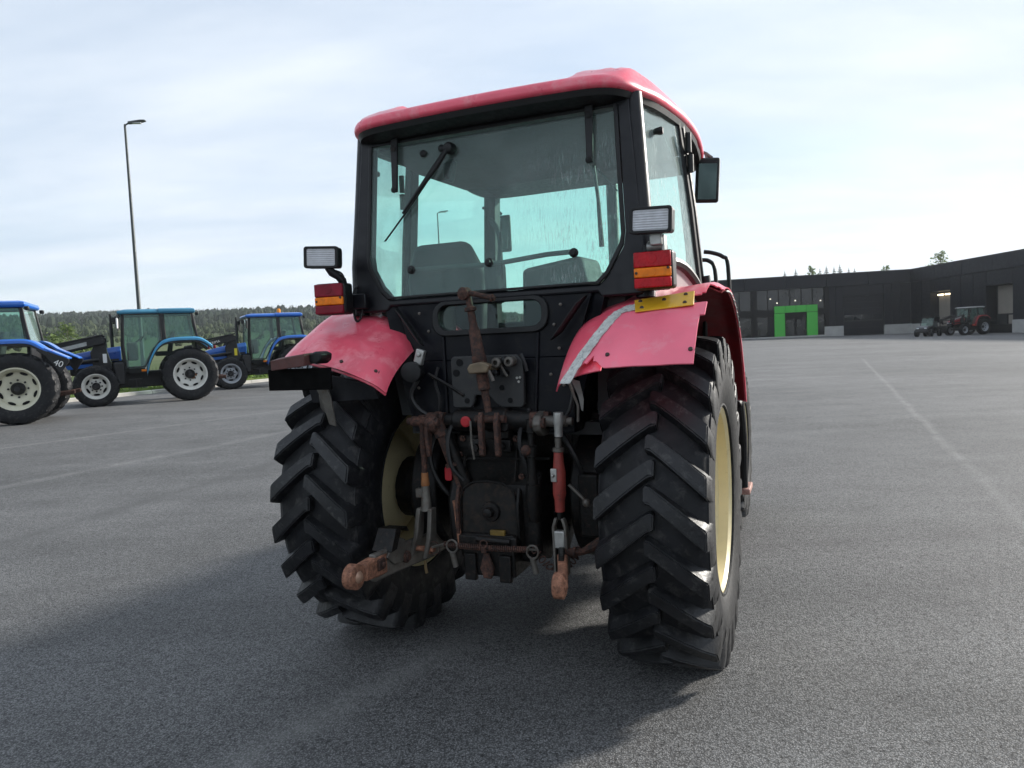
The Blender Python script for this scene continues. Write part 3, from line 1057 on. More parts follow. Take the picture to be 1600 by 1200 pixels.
def lug_mesh(R, w, rim, side, m):
    """one tread bar from the centre line over the shoulder, apex at the top of the wheel"""
    h = w / 2
    car = rim + .868 * (R - rim)
    rings = []
    K = [(-.09, car, R * .995), (.0, car, R), (.25, car - .002, R), (.5, car - .006, R - .001), (.75, car - .010, R - .003), (.92, car - .02, R - .007), (1.005, car - .05, R - .012), (1.04, car - .08, R - .06), (1.05, car - .11, R - .12), (1.045, car - .13, R - .155)]
    for i, (f, rb, rt_) in enumerate(K):
        ph = .225 * max(0, min(f, 1.02)) ** 1.05 + .01
        wb_, wt = (.100 + .030 * f) / R / 2 * (R / .78), (.066 + .020 * f) / R / 2 * (R / .78)
        if i >= 7:
            wb_, wt = wb_ * .92, wt * .9
        ring = []
        for dph, r in ((-wb_, rb - .02), (-wt, rt_), (wt, rt_), (wb_, rb - .02)):
            a = ph + dph
            ring.append((side * f * h, -r * sin(a), r * cos(a)))
        rings.append(ring)
    me = MB().loft(rings).mesh('tread_lug', m, 0)
    bm = bmesh.new()
    bm.from_mesh(me)
    ed = [e for e in bm.edges if e.is_manifold and e.calc_face_angle(0) > .5]
    bmesh.ops.bevel(bm, geom=ed, offset=.0095, segments=2, affect='EDGES', clamp_overlap=True)
    bm.to_mesh(me)
    bm.free()
    me.shade_smooth()
    me.set_sharp_from_angle(angle=radians(40))
    return me


def wheel(parent, name, c, R, w, rim, nlug, mrim, outer, dish=.10, hubr=.12, nuts=8, lugs=True):
    """wheel part = rim; sub-parts tyre, tread lugs, hub, nuts. outer = +1/-1 side that faces out"""
    h = w / 2
    mb = MB()
    o = outer
    flange = [(.86 * h, rim + .028), (.90 * h, rim + .03), (.91 * h, rim + .012), (.84 * h, rim - .006), (.62 * h, rim - .012), (.56 * h, rim - .042), (.30 * h, rim - .05), (.2 * h, rim - .09)]
    prof = [(o * x, r) for x, r in flange]
    # well and disc
    back = [(-o * .86 * h, rim + .028), (-o * .9 * h, rim + .03), (-o * .91 * h, rim + .012), (-o * .84 * h, rim - .006), (-o * .6 * h, rim - .015), (0, rim - .055), (o * .2 * h, rim - .09)]
    mb.lathe((0, 0, 0), (1, 0, 0), prof, 64, caps=False)
    mb.lathe((0, 0, 0), (1, 0, 0), back, 64, caps=False)
    disc = [(o * .2 * h, rim - .085), (o * .12 * h, rim - .12), (-o * dish * .4, rim * .62), (-o * dish, rim * .45), (-o * dish, .001)]
    mb.lathe((0, 0, 0), (1, 0, 0), disc, 64, caps=False)
    mb.lathe((0, 0, 0), (1, 0, 0), [(x - o * .012, r) for x, r in disc], 64, caps=False)
    wo = mb.build(name, mrim, parent, 40)
    wo.location = c
    place('tyre', tyre_mesh(R, w, rim, RUBBER), wo)
    if lugs:
        for s in (1, -1):
            me = lug_mesh(R, w, rim, s, LUGM)
            for k in range(nlug):
                a = 2 * pi * (k + (.5 if s > 0 else 0)) / nlug + .11
                place('tread_lug', me, wo, Matrix.Rotation(a, 4, 'X'))
    MB().lathe((0, 0, 0), (o, 0, 0), [(-dish - .01, hubr), (-dish + .05, hubr), (-dish + .09, hubr * .7), (-dish + .13, hubr * .65), (-dish + .14, .02)], 20).build('hub', IRON, wo)
    nm = MB().lathe((0, 0, 0), (o, 0, 0), [(0, .017), (.022, .017), (.025, .012)], 6).mesh('wheel_nut', BOLT, 30)
    for k in range(nuts):
        a = 2 * pi * k / nuts
        place('wheel_nut', nm, wo, Matrix.Translation((-o * dish + o * .005, (hubr + .05) * cos(a), (hubr + .05) * sin(a))))
    return wo


# ------------------------------------------------------------------ the red tractor
TX, TY, YAW = .0417, 3.8023, .3909
T = thing('red_tractor', 'big red tractor seen from behind with cream wheel rims and green tinted cab glass', 'tractor', (TX, TY, 0), -YAW)
RW_R, RW_W, RW_RIM = .785, .445, .425
for s in (1, -1):
    wheel(T, 'rear_wheel', (s * .822, 0, .763), RW_R, RW_W, RW_RIM, 23, CREAM, s, dish=.06, hubr=.13)
    wheel(T, 'front_wheel', (s * .765, 2.78, .605), .622, .32, .335, 19, CREAM, s, dish=-.02, hubr=.12)


def yz(z):                                    # rear face of the cab leans a little
    return -.292 - (2.60 - z) * .072


def rear(u, z, t):
    return (u, yz(z) + t, z)


def rp(x, y, z):
    return Vector((x, y, z))


# chassis, axle and gearbox housing
MB().prism([(-.40, .50), (-.40, 1.08), (-.30, 1.18), (.6, 1.16), (1.3, 1.05), (3.2, 1.0), (3.2, .62), (1.2, .5)], 'x', -.2, .2).build('gearbox_housing', IRON, T, bevel=.02)
m = MB()
for s in (1, -1):
    m.lathe((s * .2, 0, .763), (s, 0, 0), [(0, .2), (.06, .2), (.1, .15), (.3, .125), (.40, .13), (.44, .17), (.5, .17)], 20)
m.build('rear_axle', IRON, T)
for s in (1, -1):
    MB().lathe((s * .34, 0, .79), (s, 0, 0), [(0, .2), (.02, .335), (.16, .345), (.19, .26)], 28).box((s * .42, .05, 1.0), (.2, .4, .4)).build('shade_drum', IRON, T, bevel=.01)  # dark drum and block added to darken the shaded inside of the rims
MB().cyl((-.6, 2.78, .605), (.6, 2.78, .605), .09).box((0, 2.78, .62), (.3, .25, .24)).build('front_axle', IRON, T, bevel=.01)
# fuel tank and steps on both sides, only the right ones peep out behind the wheel
for s in (1, -1):
    MB().box((s * .58, 1.35, .72), (.46, 1.0, .62)).build('shading_fuel_tank', PLASTIC, T, bevel=.05, seg=3)  # tank made deeper and wider to block low sun on the ground beneath
MB().tube(smooth_path([(1.0, 1.15, 1.10), (1.01, 1.22, 1.10), (1.01, 1.40, .86), (1.0, 1.50, .58), (1.0, 1.52, .5)], 5), .028, 10).build('step_rail', PLASTIC, T)
MB().box((.92, 1.62, .47), (.24, .26, .04)).build('step', mat('rusty_pink_step', (.4, .22, .18), .7, var=.3, scale=15, dirt=(.2, .08, .06), dirt_amt=.5), T, bevel=.008)

# bonnet and front
MB().loft([[(-.34, y, .98), (.34, y, .98), (.37, y, z * .8 + .2), (.30, y, z), (-.30, y, z), (-.37, y, z * .8 + .2)] for y, z in ((1.42, 1.72), (2.2, 1.68), (3.1, 1.6), (3.42, 1.5), (3.5, 1.2))]).build('bonnet', RED, T, bevel=.03, seg=3)
MB().lathe((.03, 2.05, 1.6), (0, 0, 1), [(0, .05), (.25, .05), (.3, .045), (1.15, .045), (1.2, .035)], 14).build('exhaust_stack', PLASTIC, T)

# lower body of the cab between the mudguards
BZ0, BZ1 = 1.13, 1.775
body_o = [(-.42, BZ0), (.42, BZ0), (.46, 1.4), (.56, BZ1), (-.56, BZ1), (-.46, 1.4)]
hole = rrect(-.272, .272, 1.628, 1.752, .05, 4)


def win_ring(n_in):
    """outer outline resampled so it pairs with the rounded hole"""
    o = []
    cx, cz = 0, 1.69
    for x, z in n_in:
        if z > 1.69:
            o.append((x * 1.9, BZ1))
        else:
            o.append((x * 1.55, BZ0 + .35))
    return o


MB().frame(win_ring(hole), hole, rear, -.0, .05).slab([(-.42, BZ0), (.42, BZ0), (.425, BZ0 + .35), (-.425, BZ0 + .35)], rear, 0, .05).build('rear_body_panel', NAVY, T, bevel=.004)
big = rrect(-.305, .305, 1.60, 1.772, .07, 4)
MB().frame(big, hole, rear, -.018, .01).build('lower_window_seal', PLASTIC, T, bevel=.005)
MB().slab(hole, rear, .012, .017).build('lower_window', G_LOW, T)
for s in (1, -1):
    # sloping flanks between the panel and the mudguard
    MB().loft([[(s * .42, -.39, BZ0), (s * .50, -.39, 1.45), (s * .58, -.36, 1.77), (s * .58, .0, 1.77), (s * .50, .0, 1.45), (s * .42, .0, BZ0)], [(s * .36, -.30, BZ0), (s * .36, -.30, 1.45), (s * .36, -.28, 1.77), (s * .36, .0, 1.77), (s * .36, .0, 1.45), (s * .36, .0, BZ0)]]).build('body_flank', NAVY, T)
    MB().loft([[(s * x, -.41 + dy, z), (s * (x - .045), -.43 + dy, z - .035), (s * (x - .045), -.39 + dy, z - .035), (s * x, -.36 + dy, z)] for x, z, dy in ((.50, 1.755, 0), (.375, 1.59, -.02))]).build('corner_strut', PLASTIC, T, bevel=.006)
    bm_ = MB().lathe((0, 0, 0), (0, -1, 0), [(0, .0075), (.006, .0075), (.008, .004)], 8).mesh('panel_bolt', STEEL, 30)
    for bx, bz in ((.37, 1.72), (.33, 1.63), (.36, 1.52), (.31, 1.40), (.38, 1.35)):
        o = place('panel_bolt', bm_, T)
        o.location = (s * bx, yz(bz) - .001 if bx < .36 else yz(bz) - .022, bz)
for s in (1, -1):   # seams of the body panel: pressed ribs
    MB().slab([(s * .23 - .008, 1.17), (s * .23 + .008, 1.17), (s * .25 + .008, 1.6), (s * .25 - .008, 1.6)], rear, -.012, .01).build('pressed_rib', NAVY, T, bevel=.004)
# floor, inner walls and lining of the cab
MB().prism([(-.52, -.25), (-.78, .35), (-.8, 1.3), (.8, 1.3), (.78, .35), (.52, -.25)], 'z', 1.10, 1.16).build('cab_floor', TRIM, T)
for s in (1, -1):
    MB().loft([[(s * .56, -.28, 1.2), (s * .72, .35, 1.2), (s * .72, .35, 1.84), (s * .66, -.28, 1.80)], [(s * .50, -.28, 1.2), (s * .62, .35, 1.2), (s * .55, .35, 1.84), (s * .52, -.28, 1.80)]]).build('inner_wheel_arch', TRIM, T)

# rear cab frame ring with gussets
F_O = [(-.70, 2.645), (.70, 2.645), (.735, 2.2), (.752, 1.98), (.752, 1.742), (.56, 1.742), (.545, 1.765), (-.545, 1.765), (-.56, 1.742), (-.752, 1.742), (-.752, 1.98), (-.735, 2.2)]
F_I = [(-.652, 2.598), (.652, 2.598), (.668, 2.2), (.676, 2.03), (.668, 1.965), (.60, 1.845), (.555, 1.802), (-.555, 1.802), (-.60, 1.845), (-.668, 1.965), (-.676, 2.03), (-.668, 2.2)]
MB().frame(F_O, F_I, rear, -.012, .07).build('rear_cab_frame', BLACKP, T, bevel=.008)
F_G = [(x * .972, z + (.012 if z < 2 else -.012)) for x, z in F_I]
MB().frame(F_I, F_G, rear, -.022, -.004).build('rear_window_seal', PLASTIC, T, bevel=.004)
RG = [(x * .985, z) for x, z in F_I]
rw = MB().slab(RG, rear, -.013, -.008).build('rear_window', G_REAR, T)
for s in (1, -1):
    MB().tube([rp(s * .752, -.315, 1.73), rp(s * .752, -.305, 1.98), rp(s * .737, -.285, 2.2), rp(s * .708, -.25, 2.645)], .043, 14).build('rear_post', BLACKP, T)
    # pillars, sills and side glass
    MB().loft([[(s * .905, .36, 1.76), (s * .905, .47, 1.76), (s * .86, .47, 1.76), (s * .86, .36, 1.76)], [(s * .865, .35, 2.2), (s * .865, .45, 2.2), (s * .82, .45, 2.2), (s * .82, .35, 2.2)], [(s * .81, .35, 2.72), (s * .81, .44, 2.72), (s * .77, .44, 2.72), (s * .77, .35, 2.72)]]).build('door_pillar', BLACKP, T, bevel=.01)
    MB().loft([[(s * (x + .03), y, z), (s * (x + .03), y + .11, z), (s * (x - .05), y + .11, z), (s * (x - .05), y, z)] for x, y, z in ((.74, 1.33, 1.3), (.735, 1.33, 2.1), (.69, 1.29, 2.72))]).build('front_pillar', BLACKP, T, bevel=.01)
    q = [(.752, -.27, 1.90), (.80, -.10, 1.915), (.85, .08, 1.90), (.885, .25, 1.83), (.90, .36, 1.74), (.862, .36, 2.2), (.805, .36, 2.685), (.77, .0, 2.675), (.728, -.23, 2.645), (.742, -.26, 2.2)]
    MB().loft([[(s * x, y, z) for x, y, z in q], [(s * (x - .005), y, z) for x, y, z in q]]).build('side_window', G_SIDE, T, ang=60)
    MB().tube([(s * (x + .004), y, z) for x, y, z in q], .013, 6, True).build('side_window_seal', PLASTIC, T)
    MB().tube(smooth_path([(s * .765, -.27, 1.88), (s * .81, -.10, 1.905), (s * .855, .07, 1.89), (s * .89, .24, 1.82), (s * .908, .36, 1.73)], 4), .026, 8).build('wheel_arch_seal', PLASTIC, T)
    g = [(.76, -.27, 1.72), (.765, -.27, 1.885), (.81, -.10, 1.90), (.855, .07, 1.885), (.89, .24, 1.81), (.905, .36, 1.72)]
    MB().loft([[(s * x, y, z) for x, y, z in g], [(s * (x - .02), y, z) for x, y, z in g]]).build('side_panel', GREYPANEL, T, ang=60)
    d = [(.905, .47, 1.70), (.86, .8, 1.32), (.77, 1.32, 1.32), (.755, 1.33, 2.1), (.715, 1.30, 2.68), (.812, .46, 2.69), (.868, .46, 2.2)]
    MB().loft([[(s * x, y, z) for x, y, z in d], [(s * (x - .005), y, z) for x, y, z in d]]).build('door_window', G_FAR, T, ang=60)
    MB().tube([(s * (x + .002), y, z) for x, y, z in d], .014, 6, True).build('door_frame', PLASTIC, T)
    MB().lathe((s * .775, -.05, 2.52), (s, 0, 0), [(-.01, .014), (.02, .02), (.03, .016)], 10).build('window_knob', PLASTIC, T)
    h_ = MB().cyl((s * .862, .36, 2.60), (s * .862, .36, 2.50), .016).cyl((s * .868, .37, 2.49), (s * .868, .37, 2.40), .018).build('window_hinge', PLASTIC, T)
    MB().cyl((s * .93, .44, 1.72), (s * .915, .43, 1.86), .03, n=12).build('door_hinge', PLASTIC, T)
MB().loft([[(-.72, 1.40, 1.70), (.72, 1.40, 1.70), (.68, 1.37, 2.69), (-.68, 1.37, 2.69)], [(-.72, 1.405, 1.70), (.72, 1.405, 1.70), (.68, 1.375, 2.69), (-.68, 1.375, 2.69)]]).build('windscreen', G_FAR, T)
MB().box((0, 1.37, 2.70), (1.4, .1, .05)).build('front_header', TRIM, T, bevel=.02)
MB().box((0, 1.4, 1.45), (1.5, .1, .5)).build('bulkhead', TRIM, T, bevel=.02)

# roof: red shell with two raised humps, black gasket underneath, lining inside
OUT = smooth_path([(x, y, 0) for x, y in [(0, -.452), (.40, -.447), (.60, -.432), (.70, -.36), (.757, -.22), (.802, -.06), (.834, .25), (.849, .6), (.845, 1.0), (.80, 1.36), (.62, 1.50), (0, 1.53)]], 4)
OUT = [(p.x, p.y) for p in OUT]
full = OUT + [(-x, y) for x, y in reversed(OUT[1:-1])]


def roof_b(y, x):
    return 2.642 + .012 * (1 - (x / .8) ** 2) + .055 * sstep(-.3, .8, y) - .05 * sstep(1.0, 1.5, y)


def roof_top(x, y, sc):
    edge = 1 - sc                                   # 0 at the rim
    z = roof_b(y, x) + .052 + .028 * (1 - (1 - min(1, edge * 5)) ** 2)
    z += .035 * sstep(.1, .8, edge)
    h = sstep(.36, .48, abs(x)) * sstep(.86, .68, abs(x)) * sstep(-.40, -.24, y) * sstep(1.5, 1.1, y)
    return z + .056 * h


rings = []
rings.append([(x * .985, y * .985 + .008, roof_b(y, x) - .004) for x, y in full])
rings.append([(x, y, roof_b(y, x) + .004) for x, y in full])
rings.append([(x * 1.004, y * 1.004, roof_b(y, x) + .018) for x, y in full])
rings.append([(x * 1.0, y * 1.0, roof_b(y, x) + .034) for x, y in full])
rings.append([(x * .99, y * .99, roof_b(y, x) + .046) for x, y in full])
CY = .5
for sc in (.965, .93, .88, .82, .74, .64, .5, .3, .1):
    rings.append([(x * sc, CY + (y - CY) * sc, roof_top(x * sc, CY + (y - CY) * sc, sc)) for x, y in full])
m = MB()
m.loft(rings, True)
m.build('roof', RED, T, 60)
m = MB()
m.loft([[(x * k, CY + (y - CY) * k, roof_b(y, x) - dz) for x, y in full] for k, dz in ((.985, .003), (.975, .03), (.90, .045), (.3, .045))])
m.build('roof_gasket', PLASTIC, T, 40)
MB().prism([(-.66, -.2), (.66, -.2), (.74, .35), (.70, .92), (-.70, .92), (-.74, .35)], 'z', 2.592, 2.605).build('roof_lining', TRIM, T)


# ------------------------------------------------------------------ mudguards
def guard_r(a, outer):
    if a < .9:
        return .86 + .155 * sqrt(max(0, 1 - ((.9 - a) / .47) ** 2))
    return 1.015 + .012 * sin(min(1, (a - .9) / .15) * pi / 2) - .03 * sstep(outer - .06, outer, a)


def guard(s, x0, x1, th0, th1, off=0, dents=0, t=.006, skew=0, nu=56, nv=28, keep=None):
    def fn(u, v):
        a = lerp(x0, x1, v)
        th = lerp(th0 - skew * v, th1, u)
        r = guard_r(a, x1) + off
        if dents:
            p = (th * 3.2, a * 4.0, 5.1)
            r += dents * (noise.noise(p) + .5 * noise.noise((p[0] * 2.3, p[1] * 2.1, 1.7)))
        th = radians(th) if abs(th) > 6.3 else th
        return (s * a, -r * sin(th), .763 + r * cos(th))
    return MB().grid(fn, nu, nv, t * (1 if s > 0 else -1), keep)


R48 = radians(48)
# left: one piece, dented, its lower edge rising outward
gl_ = guard(-1, .425, 1.0, R48, radians(-68), dents=.017, skew=radians(7)).build('mudguard', RED, T, 60)
gl_['label'] = 'dented left mudguard'
m = MB()
m.tube([(-a, -(guard_r(a, 1.0) - .004) * sin(R48 - radians(7) * (a - .425) / .575), .763 + (guard_r(a, 1.0) - .004) * cos(R48 - radians(7) * (a - .425) / .575)) for a in [lerp(.43, .99, i / 16) for i in range(17)]], .006, 6)
m.build('mudguard_edge', RED, gl_)


# right: shell torn away at the outer rear corner, patched with a flat pink panel
def keep_r(u, v):
    a = lerp(.425, 1.075, v)
    th = lerp(48, -68, u)
    if a > 1.02 and th > 11 + 5 * noise.noise((a * 30, 3, 1)):
        return False
    if a > .955 and th > 20 + 3 * noise.noise((a * 40, 7, 1)):
        return False
    if .64 < a and th > 31:
        return False
    return True


gr_ = guard(1, .425, 1.075, R48, radians(-68), keep=keep_r, nu=90, nv=44).build('mudguard', RED, T, 60)
gr_['label'] = 'torn right mudguard with a patched rear'
pan = MB()
PX = [.50, .56, .62, .70, .80, .90, 1.0, 1.035]


def panel_fn(u, v):
    a = lerp(.515, 1.035, v)
    lo = 48.5 - (4.5 * sstep(.10, .25, v) * (1 - sstep(.15, .3, v)) if v < .3 else 0) - (1.2 if v < .12 else 0)
    hi = 26.5
    if a < .665:
        hi = lerp(47.5, 28.5, ((a - .515) / .15) ** .9)
    elif a < .72:
        hi = lerp(28.5, 26.5, (a - .665) / .055)
    th = radians(lerp(lo, hi, u))
    r = lerp(guard_r(a, 2), 1.012, .25 + .5 * sstep(.5, .8, a)) + .012
    wav = .004 * noise.noise((a * 9, u * 3, 2))
    return (a, -(r + wav) * sin(th), .763 + (r + wav) * cos(th))


def keep_p(u, v):
    a = lerp(.515, 1.035, v)
    return not (a > 1.018 and (u < .72 + .1 * noise.noise((u * 6, 1, 1)) and u > .0)) and not (u < .16 and .06 < v < .2)


pp = pan.grid(panel_fn, 26, 52, .006, keep_p).build('patch_panel', PANEL, gr_, 60)
pp['label'] = 'flat pink patch panel on the right mudguard'
# duct tape along the seam
tp = MB()


def tape_fn(u, v):
    # runs up the inner seam and bends over to the reflector
    path = [(.50, 51), (.535, 46.5), (.575, 41.5), (.615, 36), (.645, 31.2), (.668, 28.2), (.70, 27), (.74, 26.6)]
    q = u * (len(path) - 1)
    i = min(int(q), len(path) - 2)
    f = q - i
    f = f * f * (3 - 2 * f) * .35 + f * .65
    a, th = lerp(path[i][0], path[i + 1][0], f), lerp(path[i][1], path[i + 1][1], f)
    tilt = sstep(.62, .82, u)
    wv = (v - .5) * (.052 + .010 * noise.noise((u * 14, v * 3, 0)))
    a2 = a + wv * (1 - tilt) * .95
    th2 = th + math.degrees(wv * (tilt * .9 + .28))
    r = lerp(guard_r(a2, 2), 1.012, .25 + .5 * sstep(.5, .8, a2)) + .02 + .004 * noise.noise((u * 30, v * 4, 3))
    return (a2, -r * sin(radians(th2)), .763 + r * cos(radians(th2)))


tp.grid(tape_fn, 70, 6, .003).build('duct_tape', TAPE, gr_, 40)


def on_guard(a, th, dr=.02, s=1):
    r = lerp(guard_r(a, 2), 1.012, .25 + .5 * sstep(.5, .8, a)) + dr
    n_ = Vector((0, -sin(radians(th)), cos(radians(th))))
    return Vector((s * a, -r * sin(radians(th)), .763 + r * cos(radians(th)))), n_


yo = []
for a, th in ((.72, 23.25), (.745, 30), (.985, 28.5), (.97, 20)):
    yo.append(on_guard(a, th, .028))
m = MB()
m.loft([[p for p, n_ in yo], [p - n_ * .006 for p, n_ in yo]])
yb = m.build('reflector_strip', YELLOW, gr_, bevel=.002)
for f, g in ((.12, .75), (.1, .2), (.85, .8), (.86, .2), (.5, .35)):
    p = (yo[0][0].lerp(yo[3][0], f)).lerp(yo[1][0].lerp(yo[2][0], f), g)
    n_ = yo[0][1]
    MB().lathe(p + n_ * -.001, Vector((0, -.9, .3)), [(0, .009), (.004, .009), (.006, .004)], 10).build('rivet', BOLT, yb)
for a, th, r in ((.672, 44.8, .012), (1.0, 44.6, .012)):
    p, n_ = on_guard(a, th, .013)
    MB().lathe(p, n_, [(0, r * 1.4), (.004, r * 1.4), (.005, r * .8), (.012, r * .7)], 12).build('mudguard_bolt', BOLT, gr_)
for a, th, r in ((.845, 41.8, .0165), (.815, 44.6, .005), (.868, 44.4, .005)):
    p, n_ = on_guard(a, th, .0125)
    MB().cyl(p, p + n_ * .002, r, n=18).build('bolt_hole', MULL, gr_)
for a, th in ((.475, 43), (.64, 42.5)):
    p = Vector((-a, -(guard_r(a, 1) + .008) * sin(radians(th)), .763 + (guard_r(a, 1) + .008) * cos(radians(th))))
    n_ = Vector((.3, -sin(radians(th)), cos(radians(th)))).normalized()
    MB().lathe(p - n_ * .004, n_, [(0, .018), (.005, .017), (.006, .009), (.014, .008)], 12).build('mudguard_bolt', BOLT, gl_)
# torn plastic lip along the open outer edge
m = MB()
pts = []
for i in range(46):
    th = lerp(6, -34, i / 45)
    r = guard_r(1.075, 1.075) - .004
    pts.append((1.077 + .005 * noise.noise((i * .7, 0, 0)), -r * sin(radians(th)), .763 + r * cos(radians(th)) - .006 - .012 * abs(noise.noise((i * .9, 4, 0)))))
m.tube(pts, [.003 + .006 * abs(noise.noise((i * 1.1, 9, 0))) for i in range(46)], 5)
m.build('torn_edge', TAPE, gr_)
# dark red inside faces
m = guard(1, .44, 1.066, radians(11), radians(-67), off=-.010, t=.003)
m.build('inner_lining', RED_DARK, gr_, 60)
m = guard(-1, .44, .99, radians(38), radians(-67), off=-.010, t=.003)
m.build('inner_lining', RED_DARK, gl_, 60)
# dangling torn bracket under the right inner tip
MB().loft([[(.475, -.60, 1.39), (.52, -.62, 1.38), (.515, -.61, 1.375)], [(.50, -.58, 1.31), (.525, -.585, 1.30), (.52, -.575, 1.30)], [(.505, -.56, 1.25), (.512, -.56, 1.245), (.51, -.555, 1.245)]]).build('torn_bracket', ZINC, gr_)
MB().tube([(.455, -.58, 1.385), (.475, -.57, 1.32), (.49, -.56, 1.27), (.487, -.56, 1.20)], .006, 6).build('bent_stay', STEEL, gr_)
# black rubber flap hanging under the left mudguard
def flap_fn(u, v):
    x = lerp(-.47, -.86, v)
    top = 1.395 + .07 * v
    z = lerp(top, 1.325 - .02 * v, u)
    return (x, -.665 + .04 * u + .015 * sin(v * 9) * u, z)


MB().grid(flap_fn, 8, 18, .012).build('rubber_flap', FLAP, gl_, 60)
MB().loft([[(-.79, -.70, 1.40), (-.73, -.70, 1.40), (-.73, -.68, 1.40), (-.79, -.68, 1.40)], [(-.755, -.70, 1.33), (-.70, -.70, 1.34), (-.70, -.685, 1.34), (-.755, -.685, 1.33)], [(-.73, -.68, 1.20), (-.69, -.68, 1.19), (-.69, -.67, 1.19), (-.73, -.67, 1.20)]]).build('bent_bracket', STEEL, gl_, bevel=.004)
MB().loft([[(-.77, -.69, 1.36), (-.745, -.69, 1.29), (-.74, -.67, 1.27), (-.79, -.66, 1.30)], [(-.81, -.64, 1.33), (-.79, -.64, 1.26), (-.78, -.63, 1.25), (-.82, -.62, 1.28)]]).build('torn_sheet', STEEL, gl_)
# side marker bar and the plain plate under it
sm = MB().loft([[(-.87, -.90, 1.475), (-.87, -.90, 1.522), (-.85, -.85, 1.535), (-.85, -.85, 1.49)], [(-.665, -.92, 1.492), (-.665, -.92, 1.548), (-.66, -.86, 1.552), (-.66, -.86, 1.50)]]).build('marker_bar', BROWNBAR, T, bevel=.004)
MB().prism([(-.665, 1.505), (-.665, 1.545), (-.625, 1.558), (-.595, 1.545), (-.60, 1.515), (-.625, 1.498)], 'y', -.885, -.80).build('marker_bracket', PLASTIC, sm, bevel=.008)
MB().box((-.742, -.86, 1.432), (.352, .012, .10)).build('number_plate_holder', mat('plain_black_plate', (.002, .002, .002), .8, var=0, spec=.1), T, bevel=.003)
MB().box((-.742, -.82, 1.445), (.05, .09, .03)).build('plate_bracket', STEEL, T, bevel=.004)

# ------------------------------------------------------------------ lamps
for s, c, yaw_ in ((-1, (-.797, -.52, 1.815), radians(8)), (1, (.826, -.52, 1.832), 0)):
    Rz = Matrix.Rotation(yaw_, 4, 'Z')
    M = Matrix.Translation(c) @ Rz
    red = LENS_RED if s > 0 else LENS_DARK
    ho = MB(M).box((0, .045, 0), (.168, .095, .158)).build('tail_lamp', PLASTIC, T, bevel=.014, seg=3)
    for nm, z0, z1, mm in (('red_lens', .010, .074, red), ('amber_lens', -.032, .0085, LENS_ORANGE), ('red_lens', -.074, -.0335, red)):
        MB(M).slab([(-.077, z0), (.077, z0), (.077, z1), (-.077, z1)], lambda u, z, t: (u, t, z), -.018, 0).build(nm, mm, ho, bevel=.005)
    for bx, bz in ((.066, .003), (-.066, -.012)):
        MB(M).lathe((bx, -.017, bz), (0, -1, 0), [(0, .006), (.004, .006), (.005, .002)], 8).build('lens_screw', BOLT, ho)
    MB(M).lathe((.0, -.0185, .045), (0, -1, 0), [(-.002, .022), (.0012, .020), (.0014, .012)], 20).build('lens_dimple', red, ho)
    MB(M).lathe((.0, -.0185, -.012), (0, -1, 0), [(-.002, .018), (.0012, .016), (.0014, .009)], 20).build('lens_dimple', LENS_ORANGE, ho)
    # bracket to the post
    bx0, bx1 = (-.715, -.73) if s < 0 else (.745, .75)
    if s < 0:
        MB().box((-.715, -.40, 1.80), (.11, .03, .075)).build('lamp_bracket', BLACKP, ho, bevel=.004)
        MB().tube(smooth_path([(-.735, -.36, 1.88), (-.755, -.37, 1.86), (-.755, -.38, 1.74), (-.735, -.385, 1.70), (-.715, -.38, 1.72), (-.71, -.37, 1.76)], 5), .006, 6).build('cable', WIRE, ho)
    else:
        MB().box((.80, -.40, 1.78), (.13, .12, .05)).build('lamp_bracket', BLACKP, ho, bevel=.004)
    # work lamp above on a swivel
    wc = (-.808, -.555, 2.02) if s < 0 else (.832, -.56, 2.03)
    Mw = Matrix.Translation(wc) @ Matrix.Rotation(radians(14 if s < 0 else -3), 4, 'Z') @ Matrix.Rotation(radians(3), 4, 'Y')
    wl = MB(Mw).loft([[(a * x, y, b * z) for a, b in ((-1, -1), (1, -1), (1, 1), (-1, 1))] for y, x, z in ((0, .087, .052), (.05, .087, .052), (.085, .075, .044), (.10, .055, .03))]).build('work_lamp', PLASTIC, T, bevel=.012, seg=3)
    MB(Mw).frame(rrect(-.089, .089, -.054, .054, .014), rrect(-.074, .074, -.042, .042, .008), lambda u, z, t: (u, t, z), -.012, .01).build('lamp_rim', PLASTIC, wl, bevel=.003)
    MB(Mw).slab([(-.075, -.043), (.075, -.043), (.075, .043), (-.075, .043)], lambda u, z, t: (u, t, z), -.006, .0).build('lamp_glass', LAMPG, wl)
    for k in range(8):
        z = -.036 + k * .0103
        MB(Mw).cyl((-.073, -.006, z), (.073, -.006, z), .0032, n=6).build('glass_rib', LAMPG, wl)
    if s < 0:
        MB().tube([(-.79, -.54, 1.97), (-.775, -.52, 1.945), (-.755, -.50, 1.925), (-.745, -.48, 1.905), (-.745, -.47, 1.88)], [.014, .022, .018, .022, .02], 10).build('swivel_bracket', PLASTIC, wl)
        MB().tube(smooth_path([(-.76, -.52, 1.955), (-.735, -.50, 1.94), (-.725, -.49, 1.91), (-.735, -.48, 1.885)], 5), .005, 6).build('cable', WIRE, wl)
    else:
        MB().box((.845, -.52, 1.955), (.05, .04, .05)).cyl((.80, -.49, 1.93), (.87, -.49, 1.93), .022).box((.87, -.48, 1.93), (.012, .07, .09)).build('swivel_bracket', ZINC, wl, bevel=.005)
        MB().box((.83, -.46, 1.915), (.09, .07, .05)).build('lamp_foot', PLASTIC, wl, bevel=.006)

